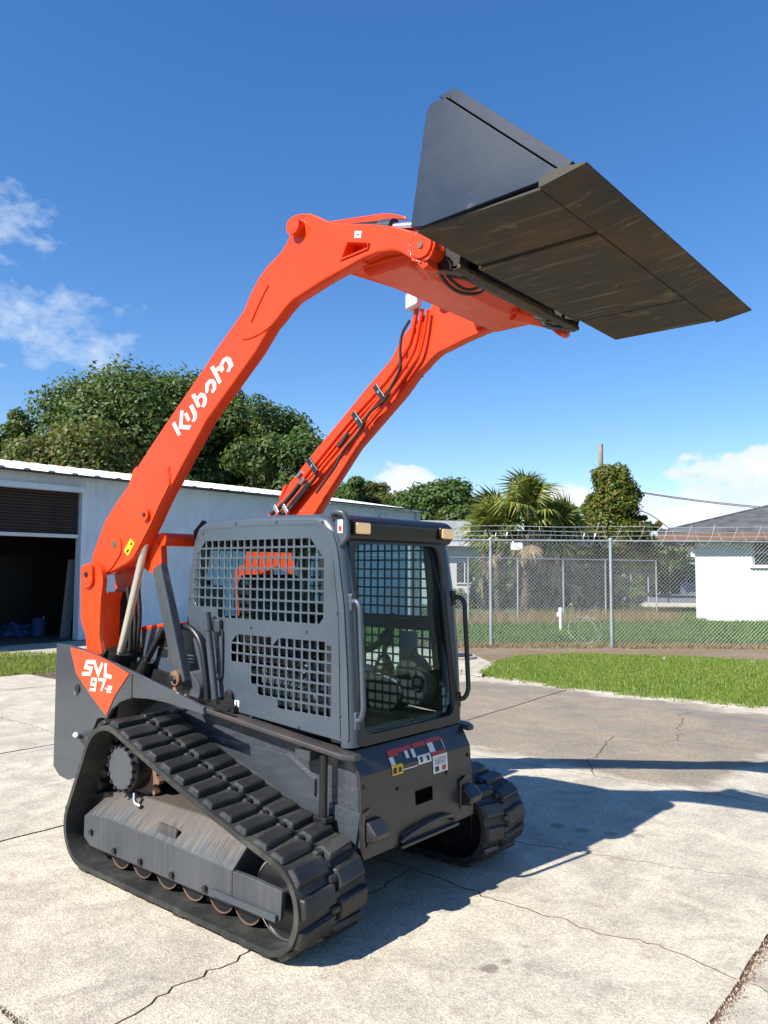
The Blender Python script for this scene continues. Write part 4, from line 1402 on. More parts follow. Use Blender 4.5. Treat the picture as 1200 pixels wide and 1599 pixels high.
def tree_at(u, v, D, wpx, **kw):
    L = (u - 600) / FPX * D
    h = CAM.z + (890 - v) / FPX * D + 0.09
    return tree(base=W(D, L, -0.09), height=h, width=wpx / FPX * D, **kw)


tree_at(200, 575, 46, 285, name='oak_tree', label='broad dark oak crown rising above the left part of the shed', seed=11, mat=M['oak'], nclump=95, per=900, leaf=0.135, base_frac=0.22)
tree_at(115, 660, 40, 250, name='oak_tree', label='lower yellowish oak crown just behind the shed roof at left', seed=23, mat=M['oakb'], nclump=70, per=850, leaf=0.125, base_frac=0.2)
tree_at(28, 632, 44, 110, name='oak_tree', label='narrow tree at the left end of the tree group', seed=31, mat=M['oak'], nclump=30, per=420, leaf=0.125, base_frac=0.2, sparse=0.3)
tree_at(290, 580, 48, 230, name='oak_tree', label='oak crown directly behind the near orange loader arm', seed=37, mat=M['oak'], nclump=70, per=900, leaf=0.135, base_frac=0.22)
tree_at(435, 618, 43, 160, name='oak_tree', label='open airy oak crown between the two loader arms', seed=41, mat=M['oak'], nclump=40, per=480, leaf=0.125, base_frac=0.2, sparse=0.5)
tree_at(368, 612, 47, 170, name='oak_tree', label='dark oak filling behind the airy tree above the shed roof', seed=43, mat=M['oak'], nclump=50, per=800, leaf=0.13, base_frac=0.2)
for i, (u, v, D, w_, lb, mt) in enumerate(((548, 742, 62, 80, 'small tree just right of the far loader arm above the shed roof', 'green'), (600, 752, 64, 90, 'pale bushy tree below the middle cloud', 'oakb'), (652, 757, 60, 110, 'low spreading green tree above the loader cab', 'green'),
                                         (705, 742, 56, 120, 'tallest green tree left of the palms', 'green'), (745, 790, 52, 90, 'low dark green tree touching the palms on the left', 'oak'))):
    tree_at(u, v, D, w_, name='woodland_tree', label=lb, seed=60 + i, mat=M[mt], nclump=44, per=560, leaf=0.15, base_frac=0.12, group='trees beyond the shed')
for i, (u, v, D, w_, lb) in enumerate(((880, 775, 42, 90, 'green leafy tree between the palms and the vine covered pole'), (1075, 838, 72, 90, 'low bright tree beside the far cottage'), (790, 835, 40, 110, 'dense dark shrub thicket behind the palms'), (1020, 835, 56, 110, 'dark spreading tree behind the far garage'))):
    tree_at(u, v, D, w_, name='leafy_tree', label=lb, seed=80 + i, mat=M['green' if i < 2 else 'oak'], nclump=36, per=560, leaf=0.14, base_frac=0.08)

# vine-smothered tree round the pole
D = 34.6
vb = W(D, (962 - 600) / FPX * D, -0.09)
vt = thing('vine_covered_tree', 'cone shaped tree smothered in green and rust coloured vine', 'tree', vb)
r_ = random.Random(5)
cl = []
for i in range(62):
    t = r_.random() ** 0.8
    z = 1.6 + t * 4.6
    w_ = (1.85 * (1 - t) ** 0.7 + 0.32) * (0.55 + 0.45 * r_.random())
    a = r_.random() * 6.283
    q = vb + rt * math.cos(a) * w_ * 0.8 + Vector((fw.x, fw.y, 0)) * math.sin(a) * w_ * 0.8 + Vector((0, 0, z)) - rt * 0.12 * t
    cl.append((q.x, q.y, q.z, 0.42 + 0.25 * r_.random(), 1))
for i in range(10):
    q = vb + rt * (1.1 + 0.16 * i) + Vector((0, 0, 4.3 - 0.02 * i * i + 0.2 * r_.gauss(0, 1)))
    cl.append((q.x, q.y, q.z, 0.16, 0.16))
for i in range(4):
    q = vb + rt * (-1.0 - 0.12 * i) + Vector((0, 0, 4.7 + 0.2 * r_.gauss(0, 1)))
    cl.append((q.x, q.y, q.z, 0.18, 0.14))
finish('crown', crown_mesh('crown', cl, 620, 0.075, 9, 0.3), M['vine'], vt)
mb = MB().tube([vb, vb + Vector((0.1, 0, 2.2)), vb + Vector((0, 0.1, 4.6))], [0.22, 0.17, 0.06], 9)
for i in range(8):
    c_ = cl[i * 6]
    mb.tube([vb + Vector((0.05, 0, 1.4 + 0.2 * i)), Vector(c_[:3])], [0.06, 0.02], 5)
mb.tube(smooth_path([vb + Vector((0, 0, 4.2)), vb + rt * 1.2 + Vector((0, 0, 4.5)), vb + rt * 2.6 + Vector((0, 0, 3.6))], 5), 0.02, 5)
mb.out('trunk', M['bark'], vt, smooth=60)
# thicket of vines and shrubs around the trunks behind the back fence
for i, (u, D, w_, h, mt, lb) in enumerate(((845, 33.5, 2.6, 2.2, 'green', 'low green shrub between palm trunks and pole'), (905, 34.0, 2.6, 2.0, 'vine', 'tangled vine shrub at the foot of the pole'), (775, 33.0, 2.2, 2.3, 'oak', 'dark shrub at the foot of the left palm'), (965, 33.8, 2.4, 1.8, 'green', 'shrub at the foot of the vine covered tree'))):
    L = (u - 600) / FPX * D
    tree('shrub', lb, W(D, L, -0.09), h, w_, 120 + i, M[mt], 22, 240, 0.10, 0.02, 'shrubs along the back fence')
# dark hedge in front of the white building
hd = thing('hedge', 'low dark hedge in front of the white annex', 'hedge', W(39, 4.2, -0.09))
cl = []
for i in range(26):
    q = W(39 + 0.3 * r_.gauss(0, 1), 2.6 + i * 0.13, 0.35 + 0.12 * r_.gauss(0, 1))
    cl.append((q.x, q.y, q.z, 0.38, 1))
finish('foliage', crown_mesh('foliage', cl, 130, 0.09, 17), M['oak'], hd)
mb = MB()
for i in range(7):
    b_ = W(39, 2.7 + i * 0.5, -0.09)
    mb.cyl(b_, b_ + Vector((0, 0, 0.4)), 0.03, n=6)
mb.out('stems', M['bark'], hd)


# palms: fan-shaped fronds, each its own part
def frond_mesh(name, pet, blade, nl, spread, droop, seed):
    r_ = random.Random(seed)
    mb = MB()
    mb.tube([(0, 0, 0), (pet * 0.5, 0, 0.03 * pet), (pet, 0, 0)], [0.02, 0.014, 0.009], 4)
    for i in range(nl):
        a = (i / (nl - 1) - 0.5) * spread
        L = blade * (1 - 0.28 * abs(a) / (spread / 2)) * (0.88 + 0.24 * r_.random())
        w = 0.042
        dx, dy = math.cos(a), math.sin(a)
        fold = 0.10 * math.cos(a * 1.3)
        zt = -droop * L * (0.3 + 0.7 * r_.random())
        p0 = Vector((pet, 0, 0))
        p1 = p0 + Vector((dx, dy, fold)) * L * 0.55
        p2 = p0 + Vector((dx, dy, 0)) * L + Vector((0, 0, zt))
        s = Vector((-dy, dx, 0.35 * (1 if i % 2 else -1)))
        mb.add([p0, p1 + s * w, p1 - s * w, p2 + s * 0.004], [(0, 1, 2), (1, 3, 2)])
    me = bpy.data.meshes.new(name)
    me.from_pydata(mb.v, [], mb.f)
    return me


FR = [frond_mesh('frond_a', 0.55, 0.85, 24, 4.0, 0.5, 1), frond_mesh('frond_b', 0.7, 0.95, 26, 4.4, 0.75, 2), frond_mesh('frond_c', 0.5, 0.75, 22, 3.4, 0.32, 3)]
DF = [frond_mesh('dead_frond_a', 0.5, 0.75, 16, 1.9, 0.3, 4), frond_mesh('dead_frond_b', 0.45, 0.65, 14, 1.4, 0.5, 5)]


def palm(label, u, D, top, seed, nf, nd_, scale=1.0):
    r_ = random.Random(seed)
    L = (u - 600) / FPX * D
    b = W(D, L, -0.09)
    root = thing('palm_tree', label, 'palm', b, 'cabbage palms behind the fence')
    hd_ = Vector((b.x + 0.1 * r_.gauss(0, 1), b.y, top))
    mb = MB().tube([b, b.lerp(hd_, 0.5) + Vector((0.05, 0.04, 0)), hd_], [0.20, 0.15, 0.16], 10)
    for k in range(26):
        zz = b.z + (hd_.z - b.z) * (k / 26)
        a = k * 2.4
        q = b.lerp(hd_, k / 26)
        mb.obox(q + Vector((math.cos(a) * 0.17, math.sin(a) * 0.17, 0.05)), Vector((math.cos(a) * 0.05, math.sin(a) * 0.05, 0.05)), Vector((-math.sin(a) * 0.05, math.cos(a) * 0.05, 0)), Vector((-math.cos(a) * 0.02, -math.sin(a) * 0.02, 0.06)))
    mb.out('trunk', M['bark'], root, smooth=40)

    def put(name, me, mat, az, el, roll, s, p):
        me_ = me
        o = finish(name, me_, mat, root)
        m = Matrix.Translation(p) @ Matrix.Rotation(az, 4, 'Z') @ Matrix.Rotation(-el, 4, 'Y') @ Matrix.Rotation(roll, 4, 'X') @ Matrix.Scale(s, 4)
        o.matrix_basis = m
    for k in range(nf):
        t = k / nf
        az = k * 2.399 + r_.gauss(0, 0.2)
        el = R(82 - 105 * t + r_.gauss(0, 7))
        put('frond', FR[k % 3], M['palm'], az, el, r_.gauss(0, 0.5), scale * (0.85 + 0.3 * r_.random()), hd_ + Vector((0, 0, 0.15 - 0.5 * t)))
    for k in range(nd_):
        az = k * 2.399 + r_.gauss(0, 0.3)
        el = R(-55 - 25 * r_.random())
        put('dead_frond', DF[k % 2], M['palmdead'], az, el, r_.gauss(0, 0.6), scale * (0.9 + 0.4 * r_.random()), hd_ + Vector((math.cos(az) * 0.1, math.sin(az) * 0.1, -0.3 - 1.5 * r_.random() ** 2)))


palm('tallest cabbage palm with upright fan fronds behind the razor wire', 818, 31.5, 4.25, 2, 44, 22, 0.98)
palm('shorter cabbage palm left of the tallest palm with brown skirt', 776, 32.2, 3.55, 5, 38, 26, 0.98)
palm('shortest cabbage palm right of the tallest palm', 872, 32.6, 3.4, 8, 34, 18, 1.05)

# ================================================================== THE LOADER
LD = empty('compact_track_loader', (0, 0, 0))
tag(LD, 'orange and grey compact track loader with raised arms and bucket', 'loader')

# ---------------------------------------------------------------- tracks
CIRC = [(-0.805, 0.250, 0.250), (0.795, 0.250, 0.250), (-0.575, 0.625, 0.290)]   # rear idler, front idler, sprocket (outer, over the blocks)


def hull3(cs):
    """closed belt path round three wheels, counter-clockwise seen from the right side (x, z)"""
    def tangent(c1, c2):
        (x1, z1, r1), (x2, z2, r2_) = c1, c2
        dx, dz = x2 - x1, z2 - z1
        d = math.hypot(dx, dz)
        a = math.atan2(dz, dx)
        b = math.asin((r1 - r2_) / d)
        # outward normal to the right of travel
        n = (math.cos(a - math.pi / 2 + b), math.sin(a - math.pi / 2 + b))
        return (x1 + n[0] * r1, z1 + n[1] * r1), (x2 + n[0] * r2_, z2 + n[1] * r2_), math.atan2(n[1], n[0])
    out = []
    m = len(cs)
    T = [tangent(cs[i], cs[(i + 1) % m]) for i in range(m)]
    for i in range(m):
        p, q, ang = T[i]
        L = math.hypot(q[0] - p[0], q[1] - p[1])
        k = max(2, int(L / 0.04))
        # sag only on the top run
        for j in range(k):
            s_ = j / k
            sag = 0.018 * math.sin(math.pi * s_) if i == 1 else 0
            out.append((p[0] + (q[0] - p[0]) * s_, p[1] + (q[1] - p[1]) * s_ - sag))
        c_ = cs[(i + 1) % m]
        a0, a1 = ang, T[(i + 1) % m][2]
        while a1 < a0: a1 += 2 * math.pi
        k = max(3, int((a1 - a0) * c_[2] / 0.03))
        for j in range(k):
            a = a0 + (a1 - a0) * j / k
            out.append((c_[0] + c_[2] * math.cos(a), c_[1] + c_[2] * math.sin(a)))
    return out


LUG = 0.032
BELT = 0.028
outer = hull3([(x, z_, r_ - LUG) for x, z_, r_ in CIRC])
inner = hull3([(x, z_, r_ - LUG - BELT) for x, z_, r_ in CIRC])


def resample(path, n):
    P = np.array(path + [path[0]])
    d = np.r_[0, np.cumsum(np.hypot(*np.diff(P, axis=0).T))]
    t = np.arange(n) / n * d[-1]
    x = np.interp(t, d, P[:, 0]); z_ = np.interp(t, d, P[:, 1])
    x2 = np.interp((t + 0.01) % d[-1], d, P[:, 0]); z2 = np.interp((t + 0.01) % d[-1], d, P[:, 1])
    x1 = np.interp((t - 0.01) % d[-1], d, P[:, 0]); z1 = np.interp((t - 0.01) % d[-1], d, P[:, 1])
    tx, tz = x2 - x1, z2 - z1
    q = np.hypot(tx, tz)
    return x, z_, tx / q, tz / q, d[-1]


def block_mesh(name, y0, y1, hand):
    """tread block: x along travel, z outwards, tapered with a raised rear edge"""
    l0, l1 = 0.050, 0.037
    mb = MB()
    sk = 0.012 * hand
    yb = [y0, y0 + (y1 - y0) * 0.16, y0 + (y1 - y0) * 0.84, y1]
    mb.hexa([(-l0 - sk, y0, -0.004), (l0 - sk, y0, -0.004), (l0 + sk, y1, -0.004), (-l0 + sk, y1, -0.004),
             (-l1 - sk, y0 + 0.010, LUG - 0.003), (l1 - sk, y0 + 0.010, LUG - 0.006), (l1 + sk, y1 - 0.010, LUG - 0.006), (-l1 + sk, y1 - 0.010, LUG - 0.003)])
    me = mb.mesh(name)
    bm = bmesh.new(); bm.from_mesh(me)
    bmesh.ops.bevel(bm, geom=list(bm.edges), offset=0.006, segments=1, affect='EDGES')
    bm.to_mesh(me); bm.free()
    return me


def nub_mesh(name):
    mb = MB().hexa([(-0.022, -0.03, -0.004), (0.022, -0.03, -0.004), (0.022, 0.03, -0.004), (-0.022, 0.03, -0.004),
                    (-0.015, -0.024, 0.020), (0.015, -0.024, 0.020), (0.015, 0.024, 0.020), (-0.015, 0.024, 0.020)])
    me = mb.mesh(name)
    bm = bmesh.new(); bm.from_mesh(me)
    bmesh.ops.bevel(bm, geom=list(bm.edges), offset=0.006, segments=1, affect='EDGES')
    bm.to_mesh(me); bm.free()
    return me


YO, YI = 0.98, 0.53
for s in (-1, 1):
    # belt
    n = len(outer)
    no, ni = resample(outer, 150), resample(inner, 150)
    mb = MB()
    ya, yb = s * YI, s * YO
    O = [(no[0][i], no[1][i]) for i in range(150)]
    I = [(ni[0][i], ni[1][i]) for i in range(150)]
    v = [(x, ya, z_) for x, z_ in O] + [(x, yb, z_) for x, z_ in O] + [(x, ya, z_) for x, z_ in I] + [(x, yb, z_) for x, z_ in I]
    N = 150
    f = []
    for i in range(N):
        j = (i + 1) % N
        f += [(i, j, N + j, N + i), (2 * N + j, 2 * N + i, 3 * N + i, 3 * N + j), (N + i, N + j, 3 * N + j, 3 * N + i), (j, i, 2 * N + i, 2 * N + j)]
    mb.add(v, f)
    track = mb.out('track', M['rubber'], LD, smooth=35)
    track['label'] = 'right rubber track with block tread' if s < 0 else 'left rubber track with block tread'
    # tread blocks
    NB = 37
    bo = block_mesh('tread_block_outer', -0.118, 0.100, s)
    bi = block_mesh('tread_block_inner', -0.098, 0.098, -s)
    nb = nub_mesh('tread_nub')
    xs, zs, tx, tz, Ltot = resample(outer, NB * 2)
    rj = random.Random(9 + s)
    for k in range(NB * 2):
        wear = Matrix.Rotation(rj.gauss(0, 0.035), 4, 'Z') @ Matrix.Diagonal((1 + rj.gauss(0, 0.04), 1 + rj.gauss(0, 0.02), 1 + rj.gauss(-0.06, 0.09), 1))
        # outward normal = right of travel
        nx, nz = tz[k], -tx[k]
        Mx = Matrix(((tx[k], 0, nx, xs[k]), (0, 1, 0, 0), (tz[k], 0, nz, zs[k]), (0, 0, 0, 1)))
        if k % 2 == 0:
            o = finish('tread_block', bo, M['rubbertop'], track)
            o.matrix_basis = Mx @ Matrix.Translation((0, s * 0.868, 0)) @ (Matrix.Scale(-1, 4, (0, 1, 0)) if s < 0 else Matrix.Identity(4)) @ wear
        else:
            o = finish('tread_block', bi, M['rubbertop'], track)
            o.matrix_basis = Mx @ Matrix.Translation((0, s * 0.632, 0)) @ wear
        o = finish('tread_nub', nb, M['rubbertop'], track)
        o.matrix_basis = Mx @ Matrix.Translation((0, s * (0.752 if k % 2 == 0 else 0.748), 0))
    # inner guide lugs (many, small): one part
    mb = MB()
    xi, zi, txi, tzi, _ = resample(inner, 52)
    for k in range(52):
        nx, nz = -tzi[k], txi[k]
        for yy in (0.70, 0.81):
            c_ = Vector((xi[k] + nx * 0.02, s * yy, zi[k] + nz * 0.02))
            mb.obox(c_, Vector((txi[k], 0, tzi[k])) * 0.022, Vector((0, 0.018, 0)), Vector((nx, 0, nz)) * 0.022)
    tag(mb.out('guide_lugs', M['rubber'], track), kind='stuff')

    # ---- undercarriage
    und_mb = MB()
    yo = s * 0.93
    def yz(x, inset=0.0):
        return [(s * 0.60, 0.165), (s * (0.93 - inset), 0.165), (s * (0.93 - inset), 0.335), (s * 0.80, 0.455), (s * 0.60, 0.455)]
    # long main beam with a sloped top that carries mud streaks
    secs = [(-0.875, 0.31, 0.19), (-0.80, 0.335, 0.148), (-0.60, 0.348, 0.148), (0.10, 0.335, 0.150), (0.50, 0.322, 0.152)]
    tops = [0.34, 0.43, 0.47, 0.475, 0.455]
    V = []
    for (x, zr, zb), zt in zip(secs, tops):
        V += [(x, s * 0.60, zb), (x, s * 0.932, zb), (x, s * 0.932, zr), (x, s * 0.80, zt), (x, s * 0.60, zt)]
    F_ = [(0, 1, 2, 3, 4), tuple(range(len(V) - 1, len(V) - 6, -1))]
    for k in range(len(secs) - 1):
        for e in range(5):
            a, b = k * 5 + e, k * 5 + (e + 1) % 5
            F_.append((a, b, b + 5, a + 5))
    und = MB().add(V, F_).out('roller_frame', M['rollerframe'], LD, bevel=0.008)
    und['label'] = 'muddy steel roller frame inside the right track' if s < 0 else 'steel roller frame inside the left track'
    # front fork plate
    MB().prism(fillet([(0.503, 0.165), (0.845, 0.175), (0.855, 0.312), (0.62, 0.322), (0.503, 0.320)], [0, 0.02, 0.02, 0.02, 0]), 'y', s * 0.932, s * 0.905).out('fork_plate', M['rollerframe'], und, bevel=0.004)
    MB().box(0.36, 0.83, min(s * 0.934, s * 0.95), max(s * 0.934, s * 0.95), 0.172, 0.205).out('wear_strip', M['grey'], und, bevel=0.003)
    MB().box(0.30, 0.86, min(s * 0.62, s * 0.66), max(s * 0.62, s * 0.66), 0.18, 0.33).out('fork_plate', M['dark'], und, bevel=0.004)
    for (bx, bz) in ((-0.78, 0.235), (-0.53, 0.185), (-0.27, 0.185), (0.02, 0.185), (0.30, 0.187)):
        MB().cyl((bx, s * 0.932, bz), (bx, s * 0.948, bz), 0.017, n=6).out('bolt', M['dark'], und)
    MB().prism(fillet([(-0.16, 0.33), (0.0, 0.33), (0.02, 0.41), (-0.15, 0.415)], 0.01, 2), 'y', s * 0.912, s * 0.90).out('inspection_plate', M['rollerframe'], und)
    for k, rx in enumerate((-0.55, -0.33, -0.10, 0.13, 0.36, 0.56)):
        rl = MB()
        for y0, y1, rr in ((0.66, 0.70, 0.104), (0.84, 0.88, 0.104), (0.70, 0.84, 0.085)):
            rl.cyl((rx, s * y0, 0.172), (rx, s * y1, 0.172), rr, n=24)
        rl.out('track_roller', M['dark'], und, smooth=40)
        MB().tube([(rx + 0.101 * math.cos(a), s * 0.881, 0.172 + 0.101 * math.sin(a)) for a in [6.28319 * i / 28 for i in range(28)]], 0.0045, 6, closed=True).out('roller_rim', M['rust'], und, smooth=60)
    for (ix, iz, rr) in ((0.795, 0.25, 0.185), (-0.805, 0.25, 0.185)):
        il = MB()
        for y0, y1, r_ in ((0.64, 0.69, rr), (0.78, 0.83 if ix < 0 else 0.87, rr), (0.69, 0.78, rr * 0.75)):
            il.cyl((ix, s * y0, iz), (ix, s * y1, iz), r_, n=36)
        il = il.out('idler', M['dark'], und, smooth=40)
        if ix > 0: MB().tube([(ix + (rr - 0.004) * math.cos(a), s * 0.871, iz + (rr - 0.004) * math.sin(a)) for a in [6.28319 * i / 40 for i in range(40)]], 0.006, 6, closed=True).out('rim', M['steel'], und, smooth=60)
        MB().cyl((ix, s * 0.87, iz), (ix, s * 0.91, iz), 0.05, n=16).out('hub', M['dark'], und, smooth=40)
    # sprocket: toothed wheel, final drive and cover disc
    sp = MB()
    teeth = 17
    prof = []
    for k in range(teeth * 4):
        a = 6.28319 * k / (teeth * 4)
        r_ = 0.222 if k % 4 in (0, 1) else 0.185
        prof.append((-0.575 + r_ * math.cos(a), 0.625 + r_ * math.sin(a)))
    sp.prism(prof, 'y', s * 0.73, s * 0.765)
    sp.out('sprocket', M['rust'], und)
    MB().cyl((-0.575, s * 0.56, 0.625), (-0.575, s * 0.85, 0.625), 0.145, 0.135, n=32).out('final_drive', M['dark'], und, smooth=40)
    MB().cyl((-0.575, s * 0.85, 0.625), (-0.575, s * 0.885, 0.625), 0.13, 0.122, n=32).out('drive_cover', M['grey'], und, smooth=40)
    for k in range(16):
        a = 6.28319 * k / 16
        MB().cyl((-0.575 + 0.126 * math.cos(a), s * 0.868, 0.625 + 0.126 * math.sin(a)), (-0.575 + 0.126 * math.cos(a), s * 0.892, 0.625 + 0.126 * math.sin(a)), 0.010, n=6).out('bolt', M['dark'], und)
    MB().tube(smooth_path([(-0.46, s * 0.86, 0.50), (-0.44, s * 0.87, 0.455), (-0.40, s * 0.86, 0.44)], 4), 0.012, 8).out('grease_hose', M['steel'], und, smooth=60)
    MB().box(-0.75, 0.55, min(s * 0.48, s * 0.60), max(s * 0.48, s * 0.60), 0.30, 0.46).out('mount_beam', M['dark'], und)

# ---------------------------------------------------------------- chassis
mb = MB()
# lower tub between the tracks (side walls seen above the near track)
mb.prism([(-1.45, 0.42), (-1.35, 0.33), (0.90, 0.33), (0.945, 0.372), (0.93, 0.74), (0.86, 0.862), (-0.3, 0.95), (-1.45, 1.0)], 'y', -0.478, 0.478)
chassis = mb.out('chassis', M['grey'], LD, bevel=0.012)
# front plate, folded once, slightly wider than the tub
pf = [(0.962, 0.355), (0.935, 0.752), (0.868, 0.872), (0.846, 0.862), (0.913, 0.748), (0.938, 0.355)]
fp = MB().prism(pf, 'y', -0.492, 0.492).out('front_plate', M['frontgrey'], chassis, bevel=0.006)


def on_plate(y, z, off=0.003):
    if z <= 0.752:
        t = (z - 0.355) / (0.752 - 0.355)
        return Vector((0.962 - 0.027 * t + off, y, z))
    t = (z - 0.752) / 0.12
    return Vector((0.935 - 0.067 * t + off, y, z + off * 0.5))


def plate_quad(name, y0, y1, z0, z1, mat, off=0.003):
    """a label laid on the front plate, bent over the fold if it crosses it"""
    zs_ = [z0] + ([0.752] if z0 < 0.752 < z1 else []) + [z1]
    v, f = [], []
    for zz in zs_:
        v += [on_plate(y0, zz, off), on_plate(y1, zz, off)]
    for k in range(len(zs_) - 1):
        f.append((2 * k, 2 * k + 1, 2 * k + 3, 2 * k + 2))
    return MB().add(v, f).out(name, mat, chassis)


# window in the plate: not cut through, its inner shade painted as a black sheet
hl = MB().add([on_plate(-0.055, 0.525), on_plate(0.095, 0.525), on_plate(0.095, 0.597), on_plate(-0.055, 0.597),
               on_plate(-0.055, 0.525, -0.2), on_plate(0.095, 0.525, -0.2), on_plate(0.095, 0.597, -0.2), on_plate(-0.055, 0.597, -0.2)],
              [(0, 1, 5, 4), (1, 2, 6, 5), (2, 3, 7, 6), (3, 0, 4, 7), (4, 5, 6, 7)]).out('opening_shade', M['black'], chassis)
plate_quad('opening_shade', -0.055, 0.095, 0.525, 0.597, M['shade_black'], 0.002)
# warning labels
plate_quad('warning_label', -0.240, -0.155, 0.800, 0.832, M['red'])
plate_quad('warning_label', -0.240, -0.205, 0.762, 0.799, M['white'])
plate_quad('warning_label', -0.243, -0.152, 0.712, 0.761, M['yellow'])
plate_quad('label_pictogram', -0.235, -0.205, 0.720, 0.750, M['black'], 0.0045)
plate_quad('label_pictogram', -0.190, -0.165, 0.722, 0.748, M['black'], 0.0045)
plate_quad('warning_label', -0.152, -0.030, 0.812, 0.832, M['red'])
plate_quad('warning_label', -0.105, -0.078, 0.775, 0.811, M['white'])
plate_quad('warning_label', -0.050, -0.022, 0.770, 0.811, M['white'])
plate_quad('warning_label', -0.150, -0.025, 0.725, 0.731, M['white'])
plate_quad('warning_label', -0.022, 0.095, 0.812, 0.834, M['red'])
plate_quad('warning_label', -0.018, 0.100, 0.728, 0.772, M['white'])
plate_quad('label_pictogram', 0.000, 0.022, 0.738, 0.762, M['black'], 0.0045)
plate_quad('label_pictogram', 0.060, 0.082, 0.738, 0.762, M['black'], 0.0045)
plate_quad('warning_label', 0.100, 0.245, 0.818, 0.836, M['red'])
plate_quad('warning_label', 0.105, 0.155, 0.770, 0.817, M['white'])
plate_quad('warning_label', 0.240, 0.246, 0.770, 0.817, M['white'])
plate_quad('warning_label', 0.112, 0.248, 0.752, 0.769, M['red'])
plate_quad('warning_label', 0.112, 0.250, 0.655, 0.751, M['white'])
for k in range(4):
    plate_quad('label_line', 0.128, 0.232, 0.733 - 0.010 * k, 0.736 - 0.010 * k, M['black'], 0.0045)
plate_quad('label_pictogram', 0.130, 0.165, 0.664, 0.690, M['black'], 0.0045)
plate_quad('label_pictogram', 0.195, 0.230, 0.664, 0.690, M['red'], 0.0045)
for y_, z_ in ((-0.46, 0.42), (-0.46, 0.70), (0.46, 0.70), (-0.20, 0.64), (0.24, 0.64), (0.46, 0.42)):
    q_ = on_plate(y_, z_, 0.0)
    MB().cyl(q_, q_ + Vector((0.008, 0, 0)), 0.011, n=6).out('bolt', M['dark'], chassis)
# tie-down lugs
for s in (-1, 1):
    mb = MB()
    y0 = s * 0.42
    mb.prism([(0.952, 0.43), (1.02, 0.445), (1.035, 0.485), (0.985, 0.535), (0.95, 0.545)], 'y', y0 - 0.058, y0 + 0.058)
    tl = mb.out('tie_down_lug', M['frontgrey'], chassis, bevel=0.012)
    MB().tube(fillet_path := [(0.957, y0 - 0.066, 0.42), (0.957, y0 - 0.066, 0.575), (0.953, y0 - 0.01, 0.588)], 0.009, 6).out('weld_bead', M['frontgrey'], chassis, smooth=60)
# folded grab rail under the plate
MB().tube(smooth_path([(0.965, -0.20, 0.372), (0.985, -0.15, 0.405), (0.985, 0.05, 0.425), (0.985, 0.20, 0.42), (0.965, 0.27, 0.385)], 5), 0.014, 8).out('lower_rail', M['frontgrey'], chassis, smooth=60)
MB().box(0.93, 0.99, -0.22, 0.30, 0.345, 0.362).out('lower_lip', M['frontgrey'], chassis, bevel=0.004)

